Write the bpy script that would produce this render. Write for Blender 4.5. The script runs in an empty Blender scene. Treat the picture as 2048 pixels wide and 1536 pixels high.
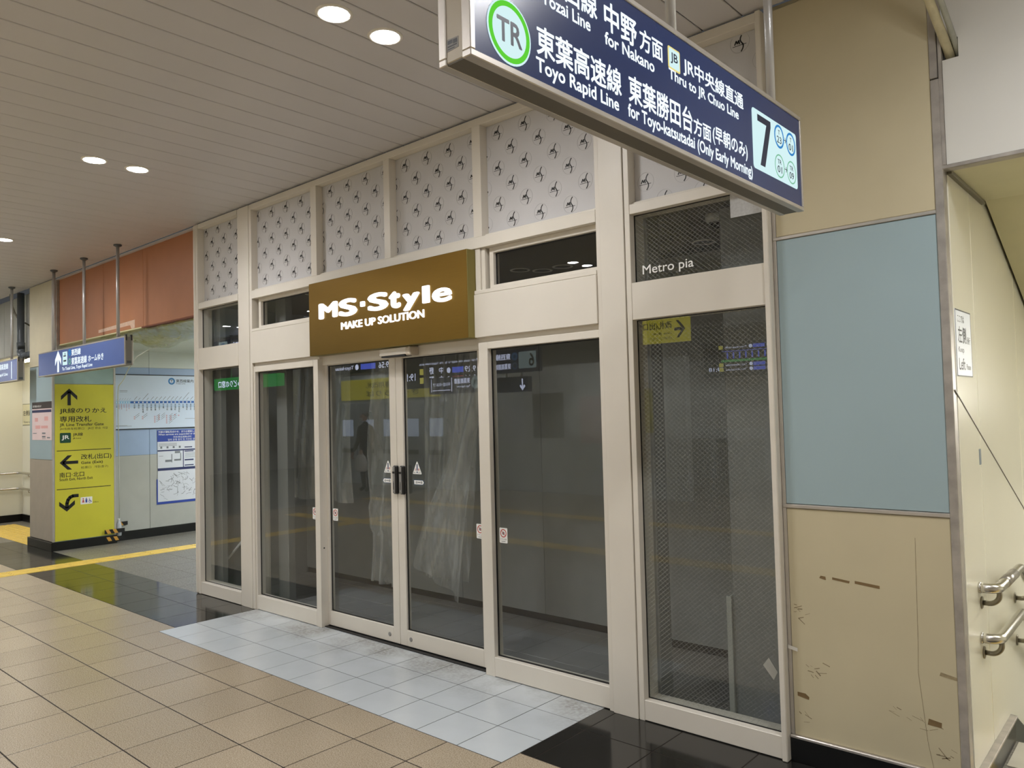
import bpy, bmesh, math, random
from mathutils import Vector, Matrix

random.seed(7)
scene = bpy.context.scene
COL = scene.collection

# ------------------------------------------------------------------ camera
cam_d = bpy.data.cameras.new('camera')
cam = bpy.data.objects.new('camera', cam_d)
COL.objects.link(cam)
scene.camera = cam
YAW, PITCH, ROLL = -0.725473553, 0.0375498535, -0.0251898501
CPOS = Vector((6.08728525, -2.66516773, 1.62233898))
FPX = 1539.75
_f = Vector((math.sin(YAW) * math.cos(PITCH), math.cos(YAW) * math.cos(PITCH), math.sin(PITCH)))
_r = Vector((math.cos(YAW), -math.sin(YAW), 0))
_u = _r.cross(_f)
_r2 = math.cos(ROLL) * _r + math.sin(ROLL) * _u
_u2 = -math.sin(ROLL) * _r + math.cos(ROLL) * _u
cam.matrix_world = Matrix(((_r2.x, _u2.x, -_f.x, CPOS.x), (_r2.y, _u2.y, -_f.y, CPOS.y), (_r2.z, _u2.z, -_f.z, CPOS.z), (0, 0, 0, 1)))
cam_d.sensor_fit = 'HORIZONTAL'
cam_d.sensor_width = 36.0
cam_d.lens = FPX / 2048 * 36.0
cam_d.clip_start = 0.05
cam_d.clip_end = 200

# ------------------------------------------------------------------ world, exposure
world = bpy.data.worlds.new('world')
scene.world = world
world.use_nodes = True
_bg = world.node_tree.nodes['Background']
_bg.inputs['Color'].default_value = (0.9, 0.95, 1.0, 1)
_bg.inputs['Strength'].default_value = 0.05
scene.view_settings.view_transform = 'Standard'
scene.view_settings.look = 'None'
scene.view_settings.exposure = 0.12
scene.view_settings.gamma = 1.0
scene.view_settings.use_curve_mapping = False
LAMP = 40.0             # power of one concourse downlight (cone beam)
LAMP_COL = (0.985, 0.985, 1.0)


# ------------------------------------------------------------------ materials
def lin(c):
    if isinstance(c, str):
        c = tuple(int(c[i:i + 2], 16) for i in (0, 2, 4))
    o = []
    for v in c[:3]:
        v = v / 255.0
        o.append(v / 12.92 if v <= 0.04045 else ((v + 0.055) / 1.055) ** 2.4)
    return (o[0], o[1], o[2], 1.0)


MATS = {}


def mat(name, col, rough=0.5, metal=0.0, noise=0.06, scale=6.0, bump=0.0, bscale=200.0, spec=0.5, coat=0.0, emit=None, estr=0.0, rnd=0.0, aniso=0.0, stretch=None):
    if name in MATS:
        return MATS[name]
    m = bpy.data.materials.new(name)
    m.use_nodes = True
    nt = m.node_tree
    b = nt.nodes['Principled BSDF']
    b.inputs['Roughness'].default_value = rough
    b.inputs['Metallic'].default_value = metal
    b.inputs['Specular IOR Level'].default_value = spec
    b.inputs['Coat Weight'].default_value = coat
    b.inputs['Anisotropic'].default_value = aniso
    c = lin(col)
    tc = nt.nodes.new('ShaderNodeTexCoord')
    vec = tc.outputs['Object']
    if stretch:
        mp = nt.nodes.new('ShaderNodeMapping')
        mp.inputs['Scale'].default_value = stretch
        nt.links.new(vec, mp.inputs['Vector'])
        vec = mp.outputs['Vector']
    n = nt.nodes.new('ShaderNodeTexNoise')
    n.inputs['Scale'].default_value = scale
    n.inputs['Detail'].default_value = 4
    nt.links.new(vec, n.inputs['Vector'])
    mr = nt.nodes.new('ShaderNodeMapRange')
    mr.inputs['From Min'].default_value = 0.3
    mr.inputs['From Max'].default_value = 0.7
    mr.inputs['To Min'].default_value = 1 - noise
    mr.inputs['To Max'].default_value = 1 + noise
    nt.links.new(n.outputs['Fac'], mr.inputs['Value'])
    val = mr.outputs['Result']
    if rnd:
        oi = nt.nodes.new('ShaderNodeObjectInfo')
        m2 = nt.nodes.new('ShaderNodeMapRange')
        m2.inputs['To Min'].default_value = 1 - rnd
        m2.inputs['To Max'].default_value = 1 + rnd
        nt.links.new(oi.outputs['Random'], m2.inputs['Value'])
        mu = nt.nodes.new('ShaderNodeMath')
        mu.operation = 'MULTIPLY'
        nt.links.new(val, mu.inputs[0])
        nt.links.new(m2.outputs['Result'], mu.inputs[1])
        val = mu.outputs['Value']
    vm = nt.nodes.new('ShaderNodeVectorMath')
    vm.operation = 'SCALE'
    vm.inputs[0].default_value = c[:3]
    nt.links.new(val, vm.inputs['Scale'])
    nt.links.new(vm.outputs['Vector'], b.inputs['Base Color'])
    if bump:
        n2 = nt.nodes.new('ShaderNodeTexNoise')
        n2.inputs['Scale'].default_value = bscale
        nt.links.new(vec, n2.inputs['Vector'])
        bp = nt.nodes.new('ShaderNodeBump')
        bp.inputs['Strength'].default_value = bump
        bp.inputs['Distance'].default_value = 0.002
        nt.links.new(n2.outputs['Fac'], bp.inputs['Height'])
        nt.links.new(bp.outputs['Normal'], b.inputs['Normal'])
    if emit is not None:
        b.inputs['Emission Color'].default_value = lin(emit)
        b.inputs['Emission Strength'].default_value = estr
    MATS[name] = m
    return m


def emis(name, col, strength):
    if name in MATS:
        return MATS[name]
    m = bpy.data.materials.new(name)
    m.use_nodes = True
    nt = m.node_tree
    nt.nodes.remove(nt.nodes['Principled BSDF'])
    e = nt.nodes.new('ShaderNodeEmission')
    e.inputs['Color'].default_value = lin(col) if isinstance(col, str) else (*col, 1)
    e.inputs['Strength'].default_value = strength
    nt.links.new(e.outputs[0], nt.nodes['Material Output'].inputs['Surface'])
    MATS[name] = m
    return m


def glass_mat(name, wire=False, tint=(0.93, 0.945, 0.94), ior=1.5):
    m = bpy.data.materials.new(name)
    m.use_nodes = True
    nt = m.node_tree
    nt.nodes.remove(nt.nodes['Principled BSDF'])
    tr = nt.nodes.new('ShaderNodeBsdfTransparent')
    tr.inputs['Color'].default_value = (*tint, 1)
    gl = nt.nodes.new('ShaderNodeBsdfGlossy')
    gl.inputs['Roughness'].default_value = 0.0
    fr = nt.nodes.new('ShaderNodeFresnel')
    fr.inputs['IOR'].default_value = ior
    # both faces of the thin pane mirror: count the pair once, on the face that is hit first
    ge = nt.nodes.new('ShaderNodeNewGeometry')
    inv = nt.nodes.new('ShaderNodeMath')
    inv.operation = 'SUBTRACT'
    inv.inputs[0].default_value = 1.0
    nt.links.new(ge.outputs['Backfacing'], inv.inputs[1])
    m0 = nt.nodes.new('ShaderNodeMath')
    m0.operation = 'MULTIPLY'
    m0.inputs[1].default_value = 1.7
    m0.use_clamp = True
    nt.links.new(fr.outputs[0], m0.inputs[0])
    m1 = nt.nodes.new('ShaderNodeMath')
    m1.operation = 'MULTIPLY'
    nt.links.new(m0.outputs[0], m1.inputs[0])
    nt.links.new(inv.outputs[0], m1.inputs[1])
    mx = nt.nodes.new('ShaderNodeMixShader')
    nt.links.new(m1.outputs[0], mx.inputs[0])
    nt.links.new(tr.outputs[0], mx.inputs[1])
    nt.links.new(gl.outputs[0], mx.inputs[2])
    out = mx.outputs[0]
    if wire:
        tc = nt.nodes.new('ShaderNodeTexCoord')
        fac = None
        for s in (1, -1):
            mp = nt.nodes.new('ShaderNodeMapping')
            mp.inputs['Rotation'].default_value = (0, s * math.radians(50), 0)
            nt.links.new(tc.outputs['Object'], mp.inputs['Vector'])
            sx = nt.nodes.new('ShaderNodeSeparateXYZ')
            nt.links.new(mp.outputs[0], sx.inputs[0])
            pp = nt.nodes.new('ShaderNodeMath')
            pp.operation = 'PINGPONG'
            pp.inputs[1].default_value = 0.009
            nt.links.new(sx.outputs['X'], pp.inputs[0])
            lt = nt.nodes.new('ShaderNodeMath')
            lt.operation = 'LESS_THAN'
            lt.inputs[1].default_value = 0.00035
            nt.links.new(pp.outputs[0], lt.inputs[0])
            if fac is None:
                fac = lt.outputs[0]
            else:
                mxm = nt.nodes.new('ShaderNodeMath')
                mxm.operation = 'MAXIMUM'
                nt.links.new(fac, mxm.inputs[0])
                nt.links.new(lt.outputs[0], mxm.inputs[1])
                fac = mxm.outputs[0]
        df = nt.nodes.new('ShaderNodeBsdfDiffuse')
        df.inputs['Color'].default_value = (0.35, 0.35, 0.33, 1)
        m2 = nt.nodes.new('ShaderNodeMixShader')
        sc = nt.nodes.new('ShaderNodeMath')
        sc.operation = 'MULTIPLY'
        sc.inputs[1].default_value = 0.8
        nt.links.new(fac, sc.inputs[0])
        nt.links.new(sc.outputs[0], m2.inputs[0])
        nt.links.new(out, m2.inputs[1])
        nt.links.new(df.outputs[0], m2.inputs[2])
        out = m2.outputs[0]
    nt.links.new(out, nt.nodes['Material Output'].inputs['Surface'])
    MATS[name] = m
    return m


def film_mat(name, col, alpha, rough=0.25):
    m = bpy.data.materials.new(name)
    m.use_nodes = True
    nt = m.node_tree
    nt.nodes.remove(nt.nodes['Principled BSDF'])
    tr = nt.nodes.new('ShaderNodeBsdfTransparent')
    df = nt.nodes.new('ShaderNodeBsdfDiffuse')
    df.inputs['Color'].default_value = lin(col)
    tl = nt.nodes.new('ShaderNodeBsdfTranslucent')
    tl.inputs['Color'].default_value = lin(col)
    gl = nt.nodes.new('ShaderNodeBsdfGlossy')
    gl.inputs['Roughness'].default_value = rough
    a1 = nt.nodes.new('ShaderNodeMixShader')
    a1.inputs[0].default_value = 0.5
    nt.links.new(df.outputs[0], a1.inputs[1])
    nt.links.new(tl.outputs[0], a1.inputs[2])
    a2 = nt.nodes.new('ShaderNodeMixShader')
    a2.inputs[0].default_value = 0.35
    nt.links.new(a1.outputs[0], a2.inputs[1])
    nt.links.new(gl.outputs[0], a2.inputs[2])
    a3 = nt.nodes.new('ShaderNodeMixShader')
    tc = nt.nodes.new('ShaderNodeTexCoord')
    mp = nt.nodes.new('ShaderNodeMapping')
    mp.inputs['Scale'].default_value = (6, 6, 1.2)
    nt.links.new(tc.outputs['Object'], mp.inputs[0])
    n = nt.nodes.new('ShaderNodeTexNoise')
    n.inputs['Scale'].default_value = 2.2
    nt.links.new(mp.outputs[0], n.inputs['Vector'])
    mr = nt.nodes.new('ShaderNodeMapRange')
    mr.inputs['From Min'].default_value = 0.35
    mr.inputs['From Max'].default_value = 0.7
    mr.inputs['To Min'].default_value = alpha * 0.55
    mr.inputs['To Max'].default_value = alpha * 1.6
    nt.links.new(n.outputs['Fac'], mr.inputs[0])
    nt.links.new(mr.outputs[0], a3.inputs[0])
    nt.links.new(tr.outputs[0], a3.inputs[1])
    nt.links.new(a2.outputs[0], a3.inputs[2])
    nt.links.new(a3.outputs[0], nt.nodes['Material Output'].inputs['Surface'])
    MATS[name] = m
    return m


def tile_mat(name, c1, c2, c3, rough, sscale, rnd=0.05, spec=0.5):
    """speckled stone: voronoi + noise between three tones"""
    m = bpy.data.materials.new(name)
    m.use_nodes = True
    nt = m.node_tree
    b = nt.nodes['Principled BSDF']
    b.inputs['Roughness'].default_value = rough
    b.inputs['Specular IOR Level'].default_value = spec
    ge = nt.nodes.new('ShaderNodeNewGeometry')
    n1 = nt.nodes.new('ShaderNodeTexNoise')
    n1.inputs['Scale'].default_value = sscale
    n1.inputs['Detail'].default_value = 3
    n1.inputs['Distortion'].default_value = 0.3
    nt.links.new(ge.outputs['Position'], n1.inputs['Vector'])
    cr = nt.nodes.new('ShaderNodeValToRGB')
    cr.color_ramp.elements[0].position = 0.36
    cr.color_ramp.elements[0].color = lin(c1)
    cr.color_ramp.elements[1].position = 0.64
    cr.color_ramp.elements[1].color = lin(c3)
    e = cr.color_ramp.elements.new(0.5)
    e.color = lin(c2)
    nt.links.new(n1.outputs['Fac'], cr.inputs[0])
    n2 = nt.nodes.new('ShaderNodeTexNoise')
    n2.inputs['Scale'].default_value = 1.1
    n2.inputs['Detail'].default_value = 1
    nt.links.new(ge.outputs['Position'], n2.inputs['Vector'])
    mr = nt.nodes.new('ShaderNodeMapRange')
    mr.inputs['From Min'].default_value = 0.3
    mr.inputs['From Max'].default_value = 0.7
    mr.inputs['To Min'].default_value = 0.96
    mr.inputs['To Max'].default_value = 1.04
    nt.links.new(n2.outputs['Fac'], mr.inputs[0])
    oi = nt.nodes.new('ShaderNodeObjectInfo')
    m2 = nt.nodes.new('ShaderNodeMapRange')
    m2.inputs['To Min'].default_value = 1 - rnd
    m2.inputs['To Max'].default_value = 1 + rnd
    nt.links.new(oi.outputs['Random'], m2.inputs[0])
    mu = nt.nodes.new('ShaderNodeMath')
    mu.operation = 'MULTIPLY'
    nt.links.new(mr.outputs[0], mu.inputs[0])
    nt.links.new(m2.outputs[0], mu.inputs[1])
    vm = nt.nodes.new('ShaderNodeVectorMath')
    vm.operation = 'SCALE'
    nt.links.new(cr.outputs[0], vm.inputs[0])
    nt.links.new(mu.outputs[0], vm.inputs['Scale'])
    nt.links.new(vm.outputs[0], b.inputs['Base Color'])
    MATS[name] = m
    return m


M_FRAME = mat('cream_enamel', 'ddd6c9', 0.38, noise=0.025, scale=3)
M_FRAME_SIDE = M_FRAME
M_GASKET = mat('black_gasket', '0c0c0c', 0.5)
M_GLASS = glass_mat('clear_glass')
M_WIRE = glass_mat('wired_glass', wire=True)
M_PRINT = mat('white_print_sheet', 'c9c7c6', 0.5, noise=0.02)
M_INK = mat('black_ink', '0d0d0d', 0.5)
M_INKG = mat('grey_ink', 'a5a3a2', 0.5)
M_GOLD = mat('brushed_gold', '8f7034', 0.30, metal=1.0, noise=0.03, scale=3, stretch=(2, 2, 60), aniso=0.8)
_tg = M_GOLD.node_tree.nodes.new('ShaderNodeCombineXYZ')
_tg.inputs[0].default_value = 1.0
M_GOLD.node_tree.links.new(_tg.outputs[0], M_GOLD.node_tree.nodes['Principled BSDF'].inputs['Tangent'])
M_GOLDS = mat('gold_edge', '8f8450', 0.5, metal=0.8, noise=0.03)
M_LETTER = emis('lit_white_letter', 'fbfcff', 1.5)
M_BEIGE = mat('beige_wall_board', 'c6bb9b', 0.55, noise=0.05, scale=2.2)
M_BLUE = mat('blue_grey_board', '9db1b6', 0.45, noise=0.02, scale=2)
M_ALU = mat('aluminium_trim', 'c2bcb4', 0.35, metal=0.6, noise=0.05, scale=8)
M_ALUW = mat('scuffed_alu', 'aaa49c', 0.4, metal=0.4, noise=0.18, scale=14)
M_BLACK = mat('black_skirting', '090909', 0.28, noise=0.1)
M_WHITEWALL = mat('white_wall', 'd5d3cb', 0.6, noise=0.03, scale=2)
M_YELLOWW = mat('yellow_enamel', 'e6e3d2', 0.22, noise=0.02, scale=1.5, coat=0.3)
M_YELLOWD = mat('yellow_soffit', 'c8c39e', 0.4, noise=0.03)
M_PLANK = mat('ceiling_metal_plank', 'cbc8c9', 0.42, noise=0.025, scale=1.5, rnd=0.012)
M_DARKGAP = mat('ceiling_void', '17140f', 0.9)
M_ORANGE = mat('orange_board', 'b57850', 0.55, noise=0.06, scale=3)
M_CORW = mat('pale_corridor_board', 'd3d8d0', 0.4, noise=0.02)
M_CORBLUE = mat('pale_blue_board', '9fb4d2', 0.4, noise=0.02)
M_CORGREY = mat('grey_corridor_board', 'b3b4ac', 0.45, noise=0.03)
M_TAN = tile_mat('tan_stone_tile', '8f8069', 'a99a83', 'bdb09b', 0.27, 200, rnd=0.06)
M_WTILE = mat('white_ceramic_tile', 'c3c9cc', 0.24, noise=0.03, scale=5, rnd=0.02)


def add_dirt(m, ystart, yend, amount, col):
    """trodden-in grime along the door line, broken up by noise"""
    nt = m.node_tree
    b = nt.nodes['Principled BSDF']
    src = b.inputs['Base Color'].links[0].from_socket
    ge = nt.nodes.new('ShaderNodeNewGeometry')
    sx = nt.nodes.new('ShaderNodeSeparateXYZ')
    nt.links.new(ge.outputs['Position'], sx.inputs[0])
    n = nt.nodes.new('ShaderNodeTexNoise')
    n.inputs['Scale'].default_value = 2.3
    n.inputs['Detail'].default_value = 6
    nt.links.new(ge.outputs['Position'], n.inputs['Vector'])
    n2 = nt.nodes.new('ShaderNodeTexNoise')
    n2.inputs['Scale'].default_value = 45
    n2.inputs['Detail'].default_value = 4
    nt.links.new(ge.outputs['Position'], n2.inputs['Vector'])
    my = nt.nodes.new('ShaderNodeMapRange')
    my.inputs['From Min'].default_value = ystart
    my.inputs['From Max'].default_value = yend
    nt.links.new(sx.outputs['Y'], my.inputs[0])
    mn = nt.nodes.new('ShaderNodeMapRange')
    mn.inputs['From Min'].default_value = 0.38
    mn.inputs['From Max'].default_value = 0.68
    nt.links.new(n.outputs['Fac'], mn.inputs[0])
    mn2 = nt.nodes.new('ShaderNodeMapRange')
    mn2.inputs['From Min'].default_value = 0.35
    mn2.inputs['From Max'].default_value = 0.6
    mn2.inputs['To Min'].default_value = 0.5
    nt.links.new(n2.outputs['Fac'], mn2.inputs[0])
    p = nt.nodes.new('ShaderNodeMath')
    p.operation = 'MULTIPLY'
    nt.links.new(my.outputs[0], p.inputs[0])
    nt.links.new(mn.outputs[0], p.inputs[1])
    p2 = nt.nodes.new('ShaderNodeMath')
    p2.operation = 'MULTIPLY'
    nt.links.new(p.outputs[0], p2.inputs[0])
    nt.links.new(mn2.outputs[0], p2.inputs[1])
    p3 = nt.nodes.new('ShaderNodeMath')
    p3.operation = 'MULTIPLY'
    p3.inputs[1].default_value = amount
    nt.links.new(p2.outputs[0], p3.inputs[0])
    mx = nt.nodes.new('ShaderNodeMix')
    mx.data_type = 'RGBA'
    nt.links.new(p3.outputs[0], mx.inputs['Factor'])
    nt.links.new(src, mx.inputs['A'])
    mx.inputs['B'].default_value = lin(col)
    nt.links.new(mx.outputs['Result'], b.inputs['Base Color'])


add_dirt(M_WTILE, 0.42, 0.80, 1.0, '6f6a5e')
M_BTILE = mat('black_polished_tile', '22211f', 0.11, noise=0.12, scale=6, rnd=0.05)
M_GTILE = tile_mat('grey_stone_tile', '5f5c52', '77736a', '8b877d', 0.35, 60, rnd=0.04)
M_JOINT = mat('dark_joint', '241b12', 0.8)
M_TACT = mat('tactile_yellow', 'dfbe5a', 0.45, noise=0.1, scale=9)
M_STEEL = mat('brushed_steel', 'c9c6bf', 0.27, metal=1.0, noise=0.04, scale=20)
M_SIGNBODY = mat('sign_housing', 'b7ae9d', 0.4, metal=0.15, noise=0.03)
M_NAVY = mat('navy_sign_face', '1f2c50', 0.25, noise=0.02, emit='26345e', estr=0.3)
M_NAVY2 = mat('navy_sign_face_pale', '4c5e92', 0.25, noise=0.02, emit='4c5e92', estr=0.3)
M_LIT = emis('sign_white', 'eefaff', 1.05)
M_LITBOX = emis('sign_white_box', 'd3f0f2', 0.95)
M_LITGREEN = emis('sign_green', '63d33c', 0.9)
M_LITBLUE = emis('sign_blue', '3a86c8', 0.9)
M_LITGREEN2 = emis('sign_soft_green', '7fbf9a', 0.9)
M_LITYEL = emis('sign_yellow', 'f0e08c', 0.9)
M_SIGNINK = mat('navy_ink', '1b2440', 0.4)
M_YSIGN = mat('yellow_sign_vinyl', 'd2cc3c', 0.4, noise=0.03, scale=3)
M_POSTER = mat('poster_paper', 'dfe4ea', 0.45, noise=0.01)
M_PINK = mat('pink_poster_paper', 'e6cfcd', 0.5, noise=0.02)
M_RED = mat('red_ink', 'c2564f', 0.5)
M_PINKI = mat('pink_ink', 'e0a7a2', 0.5)
M_DBLUE = mat('dark_blue_ink', '2b46a0', 0.45)
M_MBLUE = mat('metro_blue_ink', '2c78b4', 0.45)
M_LBLUE = mat('light_blue_ink', '8fc4e4', 0.45)
M_GREYI = mat('mid_grey_ink', '777b80', 0.5)
M_GREEN = mat('dark_green_ink', '14482f', 0.4)
M_WHITE = mat('white_ink', 'f2f2ee', 0.45, noise=0.01)
M_CHAR = mat('charcoal_plastic', '121212', 0.35)
M_GREYP = mat('grey_plastic', '8b8984', 0.4)
M_PIPE = mat('grey_pvc_pipe', '53585c', 0.4, noise=0.06)
M_INNER = mat('store_hoarding_board', '8e8e8b', 0.5, noise=0.03)
M_INFLOOR = mat('store_floor_tile', '7b7874', 0.3, noise=0.07, scale=4, rnd=0.04)
M_INCEIL = mat('store_ceiling_board', '6d6a62', 0.6, noise=0.03)
M_FILM = film_mat('clear_plastic_film', 'eeeeec', 0.42)
M_FILM2 = film_mat('drip_sheet_film', 'c9c98c', 0.42)
M_TAPE = mat('brown_tape_residue', '7a6340', 0.7, noise=0.15, scale=30)
M_TAPEW = mat('white_tape', 'e0dcd2', 0.6)
M_HAZY = mat('hazard_orange', 'd09a3e', 0.5)
M_LAMP = emis('downlight_glow', LAMP_COL, 150.0)
M_RIM = mat('downlight_rim', 'e8e4da', 0.4)


# ------------------------------------------------------------------ builders
def wpos(o):
    v = Vector((0, 0, 0))
    while o is not None:
        v += o.location
        o = o.parent
    return v


def link(name, me, m, parent=None, loc=(0, 0, 0)):
    o = bpy.data.objects.new(name, me)
    if m is not None and not me.materials:
        me.materials.append(m)
    o.location = Vector(loc) - wpos(parent)
    o.parent = parent
    COL.objects.link(o)
    return o


def tag(o, label=None, cat=None, group=None, kind=None):
    if label:
        o['label'] = label
    if cat:
        o['category'] = cat
    if group:
        o['group'] = group
    if kind:
        o['kind'] = kind
    return o


def empty(name, loc=(0, 0, 0), label=None, cat=None, group=None, kind=None, parent=None):
    o = bpy.data.objects.new(name, None)
    o.empty_display_size = 0.1
    o.location = Vector(loc) - wpos(parent)
    o.parent = parent
    COL.objects.link(o)
    return tag(o, label, cat, group, kind)


def mesh_obj(name, verts, faces, m, parent=None, smooth=False):
    c = Vector((0, 0, 0))
    vs = [Vector(v) for v in verts]
    lo = Vector((min(v.x for v in vs), min(v.y for v in vs), min(v.z for v in vs)))
    hi = Vector((max(v.x for v in vs), max(v.y for v in vs), max(v.z for v in vs)))
    c = (lo + hi) / 2
    me = bpy.data.meshes.new(name)
    me.from_pydata([v - c for v in vs], [], faces)
    me.update()
    if smooth:
        for p in me.polygons:
            p.use_smooth = True
    return link(name, me, m, parent, c)


BOXF = [(0, 3, 2, 1), (4, 5, 6, 7), (0, 1, 5, 4), (1, 2, 6, 5), (2, 3, 7, 6), (3, 0, 4, 7)]


def box_me(name, sx, sy, sz, bev=0.0, seg=1):
    bm = bmesh.new()
    vs = [bm.verts.new((x * sx / 2, y * sy / 2, z * sz / 2)) for z in (-1, 1) for x, y in ((-1, -1), (1, -1), (1, 1), (-1, 1))]
    for f in BOXF:
        bm.faces.new([vs[i] for i in f])
    if bev > 0:
        bmesh.ops.bevel(bm, geom=list(bm.edges), offset=bev, segments=seg, affect='EDGES', profile=0.5)
    me = bpy.data.meshes.new(name)
    bm.to_mesh(me)
    bm.free()
    return me


def box(name, x0, x1, y0, y1, z0, z1, m, parent=None, bev=0.0015, seg=1):
    sx, sy, sz = abs(x1 - x0), abs(y1 - y0), abs(z1 - z0)
    bev = min(bev, 0.45 * min(sx, sy, sz))
    me = box_me(name, sx, sy, sz, bev, seg)
    return link(name, me, m, parent, ((x0 + x1) / 2, (y0 + y1) / 2, (z0 + z1) / 2))


def tube_geo(path, r, n=12, cap=True):
    """round tube along a polyline of points, mitred"""
    pts = [Vector(p) for p in path]
    verts, faces = [], []
    up = None
    for i, p in enumerate(pts):
        if i == 0:
            t = (pts[1] - p).normalized()
        elif i == len(pts) - 1:
            t = (p - pts[i - 1]).normalized()
        else:
            t = ((pts[i + 1] - p).normalized() + (p - pts[i - 1]).normalized()).normalized()
        if up is None:
            a = Vector((0, 0, 1)) if abs(t.z) < 0.9 else Vector((1, 0, 0))
            up = (a - t * a.dot(t)).normalized()
        else:
            up = (up - t * up.dot(t)).normalized()
        s = t.cross(up)
        rr = r[i] if isinstance(r, (list, tuple)) else r
        for k in range(n):
            a = 2 * math.pi * k / n
            verts.append(p + (up * math.cos(a) + s * math.sin(a)) * rr)
    for i in range(len(pts) - 1):
        for k in range(n):
            k2 = (k + 1) % n
            faces.append((i * n + k, i * n + k2, (i + 1) * n + k2, (i + 1) * n + k))
    if cap:
        faces.append(tuple(range(n - 1, -1, -1)))
        b = (len(pts) - 1) * n
        faces.append(tuple(range(b, b + n)))
    return verts, faces


def tube(name, path, r, m, parent=None, n=12):
    v, f = tube_geo(path, r, n)
    return mesh_obj(name, v, f, m, parent, smooth=True)


def arc(c, r, a0, a1, ax, ay, n=8):
    c, ax, ay = Vector(c), Vector(ax), Vector(ay)
    return [c + ax * (r * math.cos(a0 + (a1 - a0) * i / n)) + ay * (r * math.sin(a0 + (a1 - a0) * i / n)) for i in range(n + 1)]


def lathe(name, prof, c, m, parent=None, n=24, axis='Z'):
    verts, faces = [], []
    for (r, h) in prof:
        for k in range(n):
            a = 2 * math.pi * k / n
            x, y = r * math.cos(a), r * math.sin(a)
            if axis == 'Z':
                p = (x, y, h)
            elif axis == 'Y':
                p = (x, h, y)
            else:
                p = (h, x, y)
            verts.append(Vector(c) + Vector(p))
    for i in range(len(prof) - 1):
        for k in range(n):
            k2 = (k + 1) % n
            faces.append((i * n + k, i * n + k2, (i + 1) * n + k2, (i + 1) * n + k))
    faces.append(tuple(range(n - 1, -1, -1)))
    b = (len(prof) - 1) * n
    faces.append(tuple(range(b, b + n)))
    return mesh_obj(name, verts, faces, m, parent, smooth=True)


# planes for flat print: (u,v,w) -> world
def plane(kind, c):
    if kind == 'X+':
        return lambda u, v, w=0.0: Vector((c + w, u, v))
    if kind == 'Y-':
        return lambda u, v, w=0.0: Vector((u, c - w, v))
    if kind == 'Y+':
        return lambda u, v, w=0.0: Vector((-u, c + w, v))
    if kind == 'X-':
        return lambda u, v, w=0.0: Vector((c - w, -u, v))


def prism(name, polys, pl, off, m, parent, th=0.0012):
    """thin solid printed shapes; polys = list of 2-D outlines"""
    verts, faces = [], []
    for poly in polys:
        n = len(poly)
        b = len(verts)
        for (u, v) in poly:
            verts.append(pl(u, v, off))
        for (u, v) in poly:
            verts.append(pl(u, v, off + th))
        faces.append(tuple(b + n + i for i in range(n)))
        for i in range(n):
            j = (i + 1) % n
            faces.append((b + i, b + j, b + n + j, b + n + i))
    return mesh_obj(name, verts, faces, m, parent)


def rect(u0, u1, v0, v1, r=0.0, n=5):
    if r <= 0:
        return [(u0, v0), (u1, v0), (u1, v1), (u0, v1)]
    out = []
    for (cx, cy, a) in ((u1 - r, v0 + r, -90), (u1 - r, v1 - r, 0), (u0 + r, v1 - r, 90), (u0 + r, v0 + r, 180)):
        for i in range(n + 1):
            t = math.radians(a + 90 * i / n)
            out.append((cx + r * math.cos(t), cy + r * math.sin(t)))
    return out


def disc(u, v, r, n=28, ry=None):
    ry = r if ry is None else ry
    return [(u + r * math.cos(2 * math.pi * i / n), v + ry * math.sin(2 * math.pi * i / n)) for i in range(n)]


def ring(u, v, r0, r1, n=28, sy=1.0):
    q = []
    for i in range(n):
        a, b = 2 * math.pi * i / n, 2 * math.pi * (i + 1) / n
        q.append([(u + r0 * math.cos(a), v + sy * r0 * math.sin(a)), (u + r1 * math.cos(a), v + sy * r1 * math.sin(a)), (u + r1 * math.cos(b), v + sy * r1 * math.sin(b)), (u + r0 * math.cos(b), v + sy * r0 * math.sin(b))])
    return q


def stroke(pts, w):
    """thick polyline as quads"""
    q = []
    P = [Vector((a, b)) for a, b in pts]
    for a, b in zip(P[:-1], P[1:]):
        t = (b - a).normalized()
        nrm = Vector((-t.y, t.x)) * (w / 2)
        e = t * (w * 0.18)
        q.append([tuple(a - e - nrm), tuple(b + e - nrm), tuple(b + e + nrm), tuple(a - e + nrm)])
    return q


_TXT = {}


def glyphs(body, bold=0.0, res=3, shear=0.0):
    key = (body, bold, res, shear)
    if key in _TXT:
        return _TXT[key]
    cu = bpy.data.curves.new('lettering_curve', 'FONT')
    cu.body = body
    cu.resolution_u = res
    cu.offset = bold
    cu.shear = shear
    o = bpy.data.objects.new('lettering_curve', cu)
    COL.objects.link(o)
    dg = bpy.context.evaluated_depsgraph_get()
    dg.update()
    me = bpy.data.meshes.new_from_object(o.evaluated_get(dg))
    vs = [(v.co.x, v.co.y) for v in me.vertices]
    fs = [tuple(p.vertices) for p in me.polygons]
    bpy.data.objects.remove(o)
    bpy.data.curves.remove(cu)
    bpy.data.meshes.remove(me)
    _TXT[key] = (vs, fs)
    return vs, fs


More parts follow.
